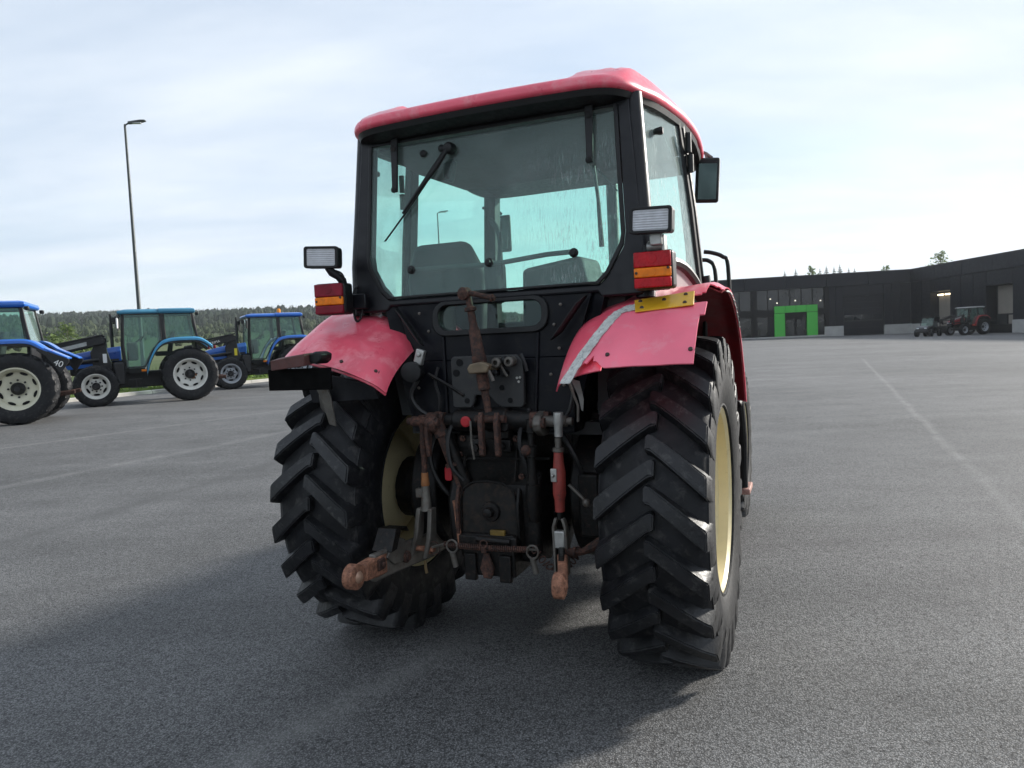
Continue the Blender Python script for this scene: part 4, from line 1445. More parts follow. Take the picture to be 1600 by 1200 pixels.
# ------------------------------------------------------------------ rear window fittings
for s, x, zt, zb in ((-1, -.49, 2.63, 2.335), (1, .525, 2.635, 2.345)):
    hg = MB().slab([(x - .019, zt), (x + .021, zt), (x + .016, zb), (x - .014, zb)], rear, -.045, -.03).build('window_hinge_strap', PLASTIC, T, bevel=.004)
    MB().cyl(rear(x - .05, zt + .005, -.035), rear(x + .05, zt + .005, -.035), .011).box(rear(x - .045, zt + .012, -.015), (.06, .03, .02)).build('hinge_pin', PLASTIC, hg)
    for zz in (zb + .012, zt - .075):
        MB().lathe(rear(x, zz, -.044), (0, -1, 0), [(0, .016), (.006, .016), (.009, .006)], 12).build('hinge_bolt', IRON, hg)
wp = MB().tube([rear(-.183, 2.515, -.045), rear(-.25, 2.42, -.06), rear(-.35, 2.315, -.06), rear(-.44, 2.222, -.05)], [.012, .016, .009, .006], 8).build('wiper', PLASTIC, T)
MB().lathe(rear(-.183, 2.515, -.01), (0, -1, 0), [(0, .03), (.03, .03), (.045, .022), (.05, .01)], 14).build('wiper_pivot', PLASTIC, wp)
MB().loft([[rear(a, z, t) for a, z, t in ((x - .006, zz - .004, -.03), (x + .006, zz + .004, -.03), (x + .003, zz + .002, -.016), (x - .003, zz - .002, -.016))] for x, zz in ((-.27, 2.42), (-.40, 2.27), (-.50, 2.163), (-.56, 2.10))]).build('wiper_blade', PLASTIC, wp)
MB().slab([(-.235, 2.46), (-.175, 2.47), (-.20, 2.36), (-.235, 2.37)], rear, -.008, .05).build('wiper_motor', PLASTIC, wp, bevel=.01)
for x, z in ((-.335, 2.513), (-.232, 2.525)):
    MB().lathe(rear(x, z, -.01), (0, -1, 0), [(0, .018), (.012, .018), (.018, .009)], 14).build('glass_bolt', PLASTIC, T)
for x, z in ((-.418, 1.942), (.01, 1.943), (.435, 1.952)):
    k = MB().lathe(rear(x, z, -.01), (0, -1, 0), [(0, .022), (.006, .022), (.01, .013), (.022, .012)], 14).build('glass_knob', PLASTIC, T)
# handle bar across the window inside and the gas strut
MB().tube([rear(-.42, 1.945, .03), rear(.0, 1.94, .05), rear(.28, 1.965, .06), rear(.40, 1.965, .05), rear(.435, 1.952, .01)], .012, 8).build('window_lever', TRIM, T)
MB().tube([rear(.52, 2.35, .05), rear(.535, 2.2, .06), rear(.54, 1.98, .09)], [.008, .009, .013], 8).build('gas_strut', PLASTIC, T)
MB().tube([rear(.54, 2.33, .05), rear(.63, 2.22, .04)], .004, 6).build('stay_wire', WIRE, T)

# ------------------------------------------------------------------ inside the cab
se = MB().loft([[(x0, y, 1.50) for x0, y in ((-.82, .30), (-.36, .30), (-.36, .42), (-.82, .42))], [(-.80, .24, 1.95), (-.30, .24, 1.95), (-.30, .36, 1.95), (-.80, .36, 1.95)], [(-.72, .20, 2.15), (-.38, .20, 2.15), (-.38, .30, 2.15), (-.72, .30, 2.15)]]).build('seat_back', SEAT, T, bevel=.04, seg=3)
MB().box((-.56, .58, 1.50), (.44, .5, .16)).build('seat_cushion', SEAT, T, bevel=.05, seg=3)
MB().box((-.22, .25, 1.90), (.09, .16, .24)).build('armrest', SEAT, T, bevel=.035, seg=3)
MB().loft([[(-.30, 1.05, 1.3), (.62, 1.05, 1.3), (.62, 1.30, 1.3), (-.30, 1.30, 1.3)], [(-.28, 1.0, 1.93), (.60, 1.0, 2.0), (.60, 1.30, 2.04), (-.28, 1.30, 1.97)]]).build('dashboard', TRIM, T, bevel=.03)
MB().loft([[(.05, -.10, 1.2), (.56, -.10, 1.2), (.60, .28, 1.2), (.05, .28, 1.2)], [(.06, -.06, 1.93), (.38, -.06, 1.975), (.40, .22, 1.975), (.06, .22, 1.93)]]).build('side_console', TRIM, T, bevel=.025)
MB().tube([(.16 + .19 * cos(a), .86 - .12 * sin(a) * .4, 1.86 + .10 * sin(a)) for a in [2 * pi * i / 28 for i in range(28)]], .013, 6, True).build('steering_wheel', PLASTIC, T)
MB().tube(smooth_path([(-.05, -.10, 1.9), (-.03, -.12, 2.0), (-.03, -.11, 2.08), (-.06, -.08, 2.15), (-.10, -.06, 2.2)], 5), [.013] * 21, 8).build('control_lever', TRIM, T)
MB().tube([(-.03, -.1, 1.88), (-.02, -.12, 2.02), (-.02, -.12, 2.12)], .006, 6).build('control_lever', PLASTIC, T)
for x_ in (.15, .24, .33):
    MB().tube([(x_, .1, 1.85), (x_ + .01, .08, 1.93)], .007, 6).ball((x_ + .01, .08, 1.94), .016, 8).build('control_lever', PLASTIC, T)
# mirrors
mi = MB().box((0, 0, 0), (.155, .03, .275)).build('mirror', PLASTIC, T, bevel=.03, seg=3)
mi.location = (-.70, 1.52, 2.37)
MB().box((0, -.017, 0), (.12, .004, .235)).build('mirror_glass', MIRRORM, mi)
MB().tube([(-.70, 1.54, 2.52), (-.74, 1.5, 2.56), (-.80, 1.42, 2.56)], .011, 8).build('mirror_arm', PLASTIC, T)
mr = MB(Matrix.Translation((.845, 1.28, 2.53)) @ Matrix.Rotation(radians(10), 4, 'Z') @ Matrix.Rotation(radians(4), 4, 'Y')).box((0, 0, 0), (.15, .035, .285)).build('mirror', PLASTIC, T, bevel=.022, seg=3)
MB(Matrix.Translation((.845, 1.28, 2.53)) @ Matrix.Rotation(radians(10), 4, 'Z') @ Matrix.Rotation(radians(4), 4, 'Y')).box((0, -.0185, -.01), (.112, .004, .225)).build('mirror_glass', mat('dark_mirror_face', (.06, .085, .08), .12, metal=.8, var=.4, scale=9), mr)
MB().tube([(.79, 1.36, 2.74), (.83, 1.36, 2.72), (.845, 1.33, 2.66), (.83, 1.30, 2.62), (.81, 1.30, 2.63)], .011, 8).tube([(.83, 1.36, 2.72), (.87, 1.33, 2.68)], .011, 8).build('mirror_arm', STEEL, mr)
MB().tube(smooth_path([(.82, 1.2, 2.07), (.87, 1.2, 2.06), (.935, 1.2, 2.03), (.965, 1.2, 1.97), (.968, 1.2, 1.6), (.968, 1.2, 1.3)], 5), .013, 8).build('grab_rail', PLASTIC, T)
MB().tube(smooth_path([(.80, 1.2, 2.02), (.85, 1.2, 2.01), (.885, 1.2, 1.95), (.89, 1.2, 1.7), (.89, 1.2, 1.3)], 5), .013, 8).build('grab_rail', PLASTIC, T)

# ------------------------------------------------------------------ hitch and hydraulics
# cast hitch plate with notch, holes and couplers
hp = MB().prism([(-.185, 1.262), (-.175, 1.25), (-.085, 1.25), (-.07, 1.27), (-.06, 1.31), (.01, 1.31), (.045, 1.27), (.075, 1.25), (.175, 1.25), (.19, 1.265), (.192, 1.47), (.16, 1.5), (-.17, 1.5), (-.185, 1.485)], 'y', -.43, -.40).build('hitch_plate', mat('black_cast_plate', (.022, .023, .024), .55, var=.3, scale=12, dirt=(.045, .04, .035), dirt_amt=.3), T, bevel=.006)
for x, z, r in ((-.135, 1.47, .018), (-.155, 1.42, .018), (-.105, 1.285, .013), (.08, 1.345, .013), (.12, 1.285, .013)):
    MB().cyl((x, -.4325, z), (x, -.429, z), r, n=16).build('plate_hole', MULL, hp)
MB().box((.02, -.445, 1.445), (.10, .03, .03)).build('coupler_bracket', mat('dull_brass_bracket', (.10, .075, .045), .6, var=.4, scale=20), hp, bevel=.004)
for x, z in ((.075, 1.465), (.14, 1.468)):
    cp = MB().lathe((x, -.43, z), (0, -1, 0), [(0, .024), (.05, .024), (.055, .02), (.056, .012), (.03, .011)], 16).build('hydraulic_coupler', STEEL, hp)
for x, z in ((.108, 1.475), (.06, 1.418), (.105, 1.415)):
    MB().lathe((x, -.43, z), (0, -1, 0), [(0, .017), (.035, .015), (.04, .006)], 12).build('coupler_plug', PLASTIC, hp)
MB().tube([(.085, -.455, 1.46), (.12, -.47, 1.41), (.13, -.475, 1.4)], .006, 6).build('coupler_handle', STEEL, hp)
for x, z in ((.16, 1.39), (.175, 1.392), (.168, 1.372)):
    MB().cyl((x, -.43, z), (x, -.436, z), .006, n=8).build('bright_washer', ZINC, hp)
MB().tube(smooth_path([(.18, -.42, 1.50), (.2, -.43, 1.46), (.21, -.43, 1.42)], 4), .009, 6).build('hydraulic_hose', WIRE, T)
MB().tube(smooth_path([(-.27, -.40, 1.45), (-.28, -.42, 1.38), (-.26, -.42, 1.3), (-.27, -.41, 1.22)], 4), .008, 6).build('hydraulic_hose', WIRE, T)

# top link standing up, hook end at the top
tl = MB().lathe((.045, -.52, 1.24), Vector((-.075, 0, .545)), [(0, .016), (.10, .018), (.105, .028), (.22, .028), (.23, .034), (.26, .034), (.27, .030), (.385, .026), (.40, .019), (.47, .017), (.475, .028), (.49, .028), (.495, .016), (.55, .014)], 14).build('top_link', RUST, T)
MB().lathe((-.05, -.555, 1.79), (0.25, .9, 0), [(0, .012), (.01, .03), (.045, .03), (.055, .012)], 16).build('link_eye', RUST, tl)
MB().cyl((-.065, -.53, 1.805), (.095, -.53, 1.762), .0125).lathe((.09, -.53, 1.763), (1, 0, -.25), [(0, .018), (.008, .018), (.009, .011), (.02, .011)], 12).build('link_pin', RUST, tl)
MB().prism([(-.02, 1.42), (.07, 1.425), (.085, 1.46), (.04, 1.475), (-.015, 1.465), (-.03, 1.445)], 'y', -.575, -.535).build('link_clip', mat('yellowish_worn_clip', (.16, .12, .075), .6, var=.4, scale=20), tl, bevel=.006)
MB().tube([(.06, -.55, 1.45), (.085, -.55, 1.40), (.09, -.55, 1.385)], .009, 6).build('clip_tongue', STEEL, tl)
MB().cyl((-.03, -.5, 1.205), (.12, -.5, 1.205), .018).build('link_bottom_pin', RUST, tl)
for x in (.005, .085):
    MB().prism([(-.52, 1.24), (-.54, 1.20), (-.535, 1.04), (-.52, 1.03), (-.505, 1.04), (-.50, 1.22)], 'x', x - .012, x + .012).build('clevis_leg', RUST, tl, bevel=.004)
MB().tube([(-.045, -.53, 1.2), (-.04, -.54, 1.1), (-.035, -.53, 1.02)], .005, 6).build('pin_chain', STEEL, tl)

# rockshaft with lift arms
rs_ = MB().lathe((-.30, -.42, 1.19), (1, 0, 0), [(0, .035), (.12, .035), (.125, .05), (.30, .055), (.31, .062), (.40, .062), (.41, .05), (.60, .04)], 16).box((.03, -.40, 1.17), (.16, .1, .13)).build('rockshaft', IRON, T, bevel=.004)
MB().box((.075, -.47, 1.175), (.06, .03, .05)).cyl((.105, -.49, 1.165), (.105, -.45, 1.165), .022).build('rockshaft_lug', IRON, rs_, bevel=.004)
MB().lathe((-.095, -.475, 1.19), (0, -1, 0), [(0, .026), (.006, .026), (.008, .018), (.010, .018)], 18).build('red_cap', CAPRED, T)
for x0, sgn in ((-.265, -1), (.275, 1)):
    la = MB().prism([(-.36, 1.155), (-.37, 1.215), (-.43, 1.235), (-.50, 1.22), (-.525, 1.185), (-.51, 1.15), (-.45, 1.12), (-.40, 1.12)], 'x', x0 - .02, x0 + .02).build('lift_arm', RUST if sgn < 0 else STEEL, T, bevel=.008)
    MB().cyl((x0 - .035, -.49, 1.185), (x0 + .035, -.49, 1.185), .024).cyl((x0 - .05, -.44, 1.20), (x0 + .04, -.44, 1.20), .032).build('arm_pin', RUST, la)
    MB().cyl((x0, -.46, 1.19), (x0 + sgn * .13, -.46, 1.19), .026).cyl((x0 + sgn * .13, -.46, 1.19), (x0 + sgn * .155, -.46, 1.19), .018).build('arm_spindle', STEEL if sgn > 0 else RUST, la)
# hydraulic lift cylinders
MB().lathe((-.25, -.46, 1.16), Vector((.125, .05, -.44)), [(-.03, .03), (.04, .034), (.05, .026), (.18, .024), (.185, .036), (.20, .036), (.205, .017), (.33, .017), (.335, .032), (.35, .032), (.355, .028), (.46, .026)], 14).build('lift_cylinder', RUST, T)
MB().lathe((-.215, -.44, 1.10), Vector((.13, .05, -.40)), [(-.05, .03), (.15, .032), (.30, .034), (.42, .022)], 12).build('lift_cylinder_body', IRON, T)
MB().prism([(-.50, 1.20), (-.515, 1.14), (-.50, 1.02), (-.48, 1.02), (-.46, 1.15)], 'x', -.305, -.285).build('cylinder_strap', RUST, T, bevel=.004)
MB().lathe((.235, -.48, 1.18), Vector((-.01, .02, -.40)), [(-.02, .02), (.04, .022), (.045, .016), (.10, .016), (.105, .028), (.15, .028), (.155, .02), (.28, .024), (.285, .034), (.40, .036), (.46, .022)], 14).build('lift_cylinder', IRON, T)
MB().ball((.215, -.50, 1.06), .026, 10).build('cylinder_knob', RUST, T)

# left lift rod: rusty rod, orange collar, steel yoke
lr = MB().lathe((-.338, -.46, 1.21), Vector((-.006, 0, -.31)), [(-.01, .02), (.03, .022), (.06, .016), (.10, .019), (.16, .019), (.20, .0145), (.29, .0145)], 12).build('lift_rod', RUST, T)
MB().lathe((-.343, -.46, .935), (0, 0, -1), [(0, .017), (.06, .022), (.065, .02)], 12).build('rod_collar', mat('orange_rod_collar', (.34, .14, .05), .7, var=.3, scale=20), lr)
MB().lathe((-.344, -.46, .87), (0, 0, -1), [(0, .02), (.03, .023), (.11, .026), (.125, .032)], 12).box((-.372, -.465, .835), (.035, .03, .045)).build('rod_sleeve', STEEL, lr, bevel=.003)
for dx in (-.032, .032):
    MB().loft([[(-.345 + dx + a * .012, -.46 + b * .026, .76) for a, b in ((-1, -1), (1, -1), (1, 1), (-1, 1))], [(-.36 + dx * 1.15 + a * .012, -.46 + b * .034, .62) for a, b in ((-1, -1), (1, -1), (1, 1), (-1, 1))], [(-.385 + dx * 1.3 + a * .012, -.47 + b * .036, .515) for a, b in ((-1, -1), (1, -1), (1, 1), (-1, 1))]]).build('yoke_leg', STEEL, lr, bevel=.006)
MB().cyl((-.445, -.47, .555), (-.315, -.47, .555), .014).lathe((-.335, -.47, .555), (1, 0, 0), [(0, .026), (.01, .026), (.012, .016), (.03, .014)], 12).build('yoke_pin', RUSTL, lr)
MB().tube([(-.30 + .03 * cos(a), -.48, .565 + .032 * sin(a)) for a in [2 * pi * i / 18 for i in range(18)]], .0025, 5, True).build('ring_clip', RUST, lr)
MB().slab(rrect(-.265, -.225, .885, .955, .012), lambda u, z, t: (u, t, z), -.40, -.385).build('red_reflector', CAPRED, T, bevel=.003)

# right lift rod: grey end, red turnbuckle, steel yoke
rr_ = MB().lathe((.378, -.5, 1.225), Vector((-.012, 0, -.40)), [(-.01, .022), (.03, .026), (.05, .02), (.10, .019)], 12).build('lift_rod', ZINC, T)
MB().lathe((.372, -.5, 1.12), Vector((-.006, 0, -.4)), [(0, .015), (.045, .015), (.046, .026), (.062, .026), (.063, .016)], 12).build('lock_nut', STEEL, rr_)
MB().lathe((.371, -.5, 1.055), Vector((-.006, 0, -.4)), [(0, .021), (.06, .025), (.09, .030), (.19, .030), (.215, .024), (.27, .022)], 16).build('turnbuckle', ROD_RED, rr_)
MB().box((.355, -.53, .955), (.028, .012, .06)).lathe((.353, -.535, .955), (0, -1, 0), [(0, .01), (.015, .006)], 8).build('turnbuckle_latch', ZINC, rr_, bevel=.003)
MB().cyl((.366, -.5, .785), (.365, -.5, .75), .014).build('rod_thread', IRON, rr_)
for dx in (-.028, .028):
    MB().loft([[(.364 + dx * .55 + a * .008, -.5 + b * .018, .755) for a, b in ((-1, -1), (1, -1), (1, 1), (-1, 1))], [(.364 + dx + a * .007, -.5 + b * .02, .715) for a, b in ((-1, -1), (1, -1), (1, 1), (-1, 1))], [(.366 + dx + a * .007, -.5 + b * .02, .59) for a, b in ((-1, -1), (1, -1), (1, 1), (-1, 1))], [(.372 + dx + a * .006, -.52 + b * .02, .50) for a, b in ((-1, -1), (1, -1), (1, 1), (-1, 1))]]).build('yoke_leg', STEEL, rr_, bevel=.005)
MB().box((.366, -.51, .66), (.05, .035, .08)).build('yoke_block', ZINC, rr_, bevel=.006)
MB().tube([(.40, -.46, .90), (.46, -.46, .845), (.475, -.46, .825)], .008, 8).ball((.48, -.46, .82), .02, 10).build('crank_lever', STEEL, T)

# lower links with ball ends
ll = MB().loft([[(x - .018, y, z - .066), (x + .018, y, z - .066), (x + .018, y, z + .062), (x - .018, y, z + .062)] for x, y, z in ((-.40, .15, .545), (-.425, -.30, .525), (-.445, -.62, .545), (-.45, -.80, .555))]).build('lower_link', STEEL, T, bevel=.008)
MB().loft([[(x - w_, y, z - h_), (x + w_, y, z - h_), (x + w_, y, z + h_), (x - w_, y, z + h_)] for x, y, z, w_, h_ in ((-.45, -.70, .552, .022, .05), (-.452, -.80, .556, .028, .046), (-.455, -.88, .558, .028, .04))]).build('link_end', RUSTL, ll, bevel=.01)
MB().lathe((-.487, -.935, .557), (1, 0, 0), [(0, .045), (.006, .056), (.052, .056), (.058, .045)], 20).build('link_eye', RUSTL, ll)
MB().ball((-.455, -.935, .557), .036, 14, (1.15, 1, 1)).build('hitch_ball', mat('polished_rust', (.42, .26, .18), .4, metal=.3, var=.2), ll)
MB().loft([[(-.515, -.70, .60), (-.405, -.70, .60), (-.405, -.65, .60), (-.515, -.65, .60)], [(-.505, -.65, .70), (-.405, -.65, .70), (-.405, -.60, .695), (-.505, -.60, .695)], [(-.50, -.56, .69), (-.40, -.56, .69), (-.40, -.54, .66), (-.50, -.54, .66)]]).build('latch_hook', IRON, ll, bevel=.006)
MB().prism([(-.72, .58), (-.66, .53), (-.55, .52), (-.55, .62), (-.62, .655)], 'x', -.428, -.418).build('latch_plate', STEEL, ll, bevel=.003)
MB().box((-.422, -.77, .565), (.02, .055, .05)).lathe((-.412, -.77, .565), (1, 0, 0), [(0, .014), (.012, .014), (.014, .006)], 6).build('link_bolt', RUST, ll, bevel=.003)
MB().lathe((-.43, -.55, .535), (1, 0, 0), [(0, .03), (.018, .03), (.022, .02), (.03, .018)], 14).build('link_bolt', RUST, ll)
MB().tube([(-.40, -.40, .47), (-.395, -.41, .44), (-.39, -.41, .41)], .008, 6).build('link_stay', mat('yellowed_stay', (.22, .15, .07), .7, var=.3), ll)
r2_ = MB().loft([[(x - .016, y, z - .05), (x + .016, y, z - .05), (x + .016, y, z + .05), (x - .016, y, z + .05)] for x, y, z in ((.22, .1, .56), (.35, -.45, .575), (.45, -.75, .59))]).build('lower_link', IRON, T, bevel=.008)
MB().loft([[(x - w_, y, z - h_), (x + w_, y, z - h_), (x + w_, y, z + h_), (x - w_, y, z + h_)] for x, y, z, w_, h_ in ((.41, -.62, .585, .024, .045), (.47, -.80, .592, .02, .05), (.50, -.90, .595, .018, .045))]).build('link_end', RUSTL, r2_, bevel=.01)
MB().lathe((.475, -.93, .60), Vector((1, .1, 0)), [(0, .042), (.006, .052), (.042, .052), (.048, .042)], 20).build('link_eye', RUSTL, r2_)
MB().ball((.50, -.93, .60), .034, 14).build('hitch_ball', RUSTL, r2_)
MB().tube([(.42, -.5, .60), (.46, -.48, .60), (.50, -.46, .62), (.56, -.44, .65)], [.02, .016, .022, .03], 8).build('stabiliser', RUST, T)
MB().lathe((.385, -.5, .60), (1, 0, 0), [(0, .028), (.012, .028), (.014, .02), (.035, .02), (.036, .026), (.05, .026)], 12).build('stabiliser_bolt', RUST, T)

# pickup hitch and guard
MB().prism([(-.145, .62), (.145, .62), (.14, .82), (.12, .87), (.07, .895), (0, .90), (-.07, .895), (-.12, .87), (-.14, .82)], 'y', -.47, -.455).build('shaft_guard', mat('dark_guard_plate', (.010, .0095, .009), .6, var=.6, scale=12, dirt=(.03, .02, .014), dirt_amt=.6, spec=.3), T, bevel=.004)
gpts = [(-.147, .62), (-.145, .80), (-.13, .865), (-.08, .898), (0, .908), (.08, .898), (.13, .865), (.145, .80), (.147, .62)]
MB().tube([(a, -.475, b) for a, b in gpts], .0042, 6).build('guard_lip', IRON, T)
MB().lathe((.01, -.47, .76), (0, -1, 0), [(0, .05), (.012, .045), (.014, .025), (.045, .022), (.05, .012)], 16).build('drive_shaft_stub', IRON, T)
dh = MB().box((0, -.30, .555), (.27, .40, .20)).box((0, -.48, .62), (.30, .06, .06)).build('drawbar_housing', IRON, T, bevel=.008)
for x in (-.09, .09):
    MB().box((x, -.505, .5), (.06, .03, .13)).build('housing_cheek', IRON, dh, bevel=.006)
MB().loft([[(-.012, -.53, .575), (.012, -.53, .575), (.012, -.515, .575), (-.012, -.515, .575)], [(-.035, -.53, .50), (.035, -.53, .50), (.035, -.505, .50), (-.035, -.505, .50)], [(-.02, -.525, .45), (.02, -.525, .45), (.02, -.505, .45), (-.02, -.505, .45)]]).build('drawbar_tongue', RUST, dh, bevel=.006)
MB().box((.05, -.49, .665), (.075, .02, .025)).build('yellow_sticker_block', mat('dirty_yellow', (.16, .10, .015), .6, var=.5, scale=30), dh, bevel=.003)
MB().cyl((-.05, -.51, .635), (.12, -.51, .63), .016).build('housing_pin', IRON, dh)
for x in (-.17, .24):
    MB().tube([(x + .028 * cos(a), -.54, .60 + .03 * sin(a)) for a in [2 * pi * i / 20 for i in range(20)]], .005, 6, True).cyl((x, -.54, .57), (x + .01, -.53, .5), .014).build('ring_pin', STEEL, T)
# tension spring between the links
pts = []
nturn = 42
for i in range(nturn * 8 + 1):
    a = 2 * pi * i / 8
    f = i / (nturn * 8)
    pts.append((lerp(-.215, .215, f), -.53 + .0115 * cos(a), lerp(.605, .608, f) + .0115 * sin(a) - .006 * sin(pi * f)))
sp_ = MB().tube(pts, .0046, 5).build('tension_spring', RUST, T)
MB().tube([(.0 + .018 * cos(a), -.548, .625 + .018 * sin(a)) for a in [2 * pi * i / 16 for i in range(16)]], .0035, 5, True).tube([(.0, -.55, .61), (.0, -.55, .585)], .012, 8).build('spring_ring', RUST, sp_)
MB().tube([(.215, -.53, .608), (.26, -.53, .61)], .006, 6).tube([(-.215, -.53, .605), (-.30, -.50, .575)], .006, 6).build('spring_hook', STEEL, sp_)

# trailer socket, connector and pipes in the shade on the left
MB().lathe((-.375, -.44, 1.435), (0.2, -1, 0), [(0, .05), (.04, .05), (.05, .044), (.055, .05), (.075, .05), (.08, .03)], 18).build('trailer_socket', PLASTIC, T)
MB(Matrix.Translation((-.335, -.46, 1.505)) @ Matrix.Rotation(radians(18), 4, 'Y')).box((0, 0, 0), (.045, .03, .075)).box((0, -.02, .012), (.02, .012, .02)).build('connector_plug', ZINC, T, bevel=.005)
MB().tube([(-.31, -.43, 1.42), (-.2, -.43, 1.36), (-.12, -.43, 1.31)], .009, 6).build('hydraulic_pipe', IRON, T)
MB().tube(smooth_path([(-.36, -.44, 1.40), (-.40, -.45, 1.32), (-.37, -.44, 1.25), (-.30, -.42, 1.2)], 4), .012, 6).build('cable_loom', WIRE, T)
for pts in ([(-.13, -.43, 1.02), (-.155, -.42, .88)], [(.14, -.42, 1.05), (.12, -.42, .9)], [(-.2, -.42, 1.0), (.3, -.42, 1.01)]):
    MB().tube(pts, .0065, 6).build('steel_pipe', IRON, T)
MB().box((.46, -.30, .78), (.10, .12, .30)).cyl((.50, -.25, .85), (.62, -.25, .85), .03).build('link_bracket', IRON, T, bevel=.012)
MB().box((-.02, -.36, 1.0), (.34, .08, .24)).build('rear_cover', IRON, T, bevel=.012)
MB().prism([(-.36, .95), (-.44, .80), (-.42, .55), (-.25, .48), (-.2, .9)], 'x', -.24, .24).build('axle_trumpet_casting', IRON, T, bevel=.02)

# clutter that hangs round the hitch: hoses, a chain, a few castings and bolts
for pts, r in (([(-.16, -.40, 1.24), (-.20, -.46, 1.12), (-.19, -.47, .98), (-.14, -.44, .90)], .011), ([(.20, -.40, 1.24), (.17, -.46, 1.12), (.19, -.46, 1.0), (.24, -.42, .92)], .011),
               ([(-.30, -.36, 1.16), (-.34, -.40, 1.0), (-.30, -.38, .86), (-.24, -.34, .78)], .013), ([(.32, -.34, 1.14), (.40, -.36, 1.02), (.44, -.34, .9)], .013),
               ([(.41, -.41, 1.45), (.43, -.43, 1.33), (.40, -.43, 1.22), (.33, -.40, 1.17)], .009)):
    MB().tube(smooth_path(pts, 5), r, 7).build('hydraulic_hose', WIRE, T)
lk = MB().tube([(0.011 * cos(a), 0, .019 * sin(a)) for a in [2 * pi * i / 12 for i in range(12)]], .0035, 5, True).mesh('chain_link', RUST, 60)
for i in range(13):
    f = i / 12
    p = Vector((lerp(.44, .235, f), lerp(-.47, -.50, f), lerp(.60, .60, f) - .09 * sin(pi * f)))
    o = place('chain_link', lk, T, Matrix.Translation(p) @ Matrix.Rotation(radians(65) * (1 - 2 * f), 4, 'Y') @ Matrix.Rotation(pi / 2, 4, 'Y') @ Matrix.Rotation(pi / 2 * (i % 2), 4, 'Z'))
bb = MB().lathe((0, 0, 0), (0, -1, 0), [(0, .016), (.012, .016), (.014, .009), (.022, .008)], 6).mesh('housing_bolt', RUST, 30)
for x, z in ((-.15, 1.10), (.13, 1.10), (-.15, .92), (.15, .92), (-.17, 1.02), (.165, 1.02)):
    place('housing_bolt', bb, T, Matrix.Translation((x, -.402, z)))
MB().lathe((-.07, -.40, 1.06), (0, -1, 0), [(0, .045), (.03, .042), (.035, .02), (.05, .018)], 14).build('valve_cap', IRON, T)
MB().box((.07, -.42, 1.07), (.09, .05, .06)).cyl((.07, -.44, 1.07), (.07, -.47, 1.07), .02).build('valve_block', IRON, T, bevel=.006)
MB().prism([(-.47, .88), (-.50, .80), (-.50, .66), (-.46, .60), (-.44, .62), (-.44, .86)], 'x', -.165, -.15).build('hitch_side_plate', RUST, T, bevel=.004)
MB().prism([(-.47, .88), (-.50, .80), (-.50, .66), (-.46, .60), (-.44, .62), (-.44, .86)], 'x', .15, .165).build('hitch_side_plate', IRON, T, bevel=.004)
MB().tube([(-.15, -.49, .60), (-.17, -.47, .72), (-.19, -.45, .80)], .012, 6).build('rusty_stay', RUSTL, T)

# ------------------------------------------------------------------ parked tractors
BLUE = mat('royal_blue_paint', (.015, .13, .52), .35, var=.15, scale=2, coat=.3)
BLUE_DK = mat('deep_blue_bonnet_paint', (.013, .075, .36), .35, var=.2, scale=2, coat=.3)
BLUE_LT = mat('faded_light_blue_paint', (.05, .26, .46), .45, var=.15, scale=2)
TEAL = mat('teal_roof_paint', (.045, .21, .33), .5, var=.12, scale=2)
WHITE_RIM = mat('white_rim_paint', (.66, .65, .60), .5, var=.08, scale=3, dirt=(.35, .27, .2), dirt_amt=.05)
CREAM_RIM = mat('off_white_rim_paint', (.62, .60, .47), .5, var=.08, scale=3)
GREY_RIM = mat('grey_rim_paint', (.38, .40, .43), .45, metal=.2, var=.15, scale=4)
RUSTY_RIM = mat('rust_stain', (.28, .12, .05), .8, var=.4, scale=9)
SILVER = mat('silver_loader_sticker', (.35, .36, .36), .5, var=.3, scale=5)
TRED = mat('dark_red_tractor_paint', (.26, .012, .02), .35, var=.15, coat=.3)
GREYROOF = mat('grey_roof_paint', (.30, .30, .30), .5, var=.1)
BLK = mat('black_chassis', (.008, .008, .0095), .55, var=.4, scale=3, dirt=(.03, .028, .025), dirt_amt=.2)
BEACON = mat('orange_beacon', (.85, .28, .01), .3, var=.1)
WHITEP = mat('white_plastic', (.72, .72, .72), .4, var=.05)
YSTICK = mat('yellow_warning_label', (.75, .62, .03), .5, var=.1)
LETTER = mat('white_lettering', (.7, .7, .68), .5, var=.05)


def tread_tyre(R, w, rim, nl):
    """one-piece tyre whose tread bars are raised from the same skin"""
    h = w / 2
    prof = tyre_profile(R, w, rim)
    P = []
    for (x0, r0), (x1, r1) in zip(prof, prof[1:]):
        P += [(x0, r0), ((x0 + x1) / 2, (r0 + r1) / 2)]
    P.append(prof[-1])
    seg = nl * 9
    rings = []
    mb = MB()
    car = rim + .80 * (R - rim)
    for i in range(seg):
        a = 2 * pi * i / seg
        ring = []
        for x, r in P:
            s = 1 if x > 0 else -1
            f = abs(x) / h
            if r > car - .02:
                off = .30 * min(f, 1.0)
                ph = ((a - off - (pi / nl if s < 0 else 0)) % (2 * pi / nl)) / (2 * pi / nl)
                if ph < .36 and (x != 0):
                    r = min(R, r + (R - car) * .38 * (1.0 if f < .85 else .8))
            ring.append((x, -r * sin(a), r * cos(a)))
        rings.append(ring)
    n = len(P)
    vs = [p for r in rings for p in r]
    fs = [(i * n + j, i * n + j + 1, ((i + 1) % seg) * n + j + 1, ((i + 1) % seg) * n + j) for i in range(seg) for j in range(n - 1)]
    mb.add(vs, fs)
    return mb.mesh('tyre', RUBBER, 30)


_tyres = {}
_slot = None


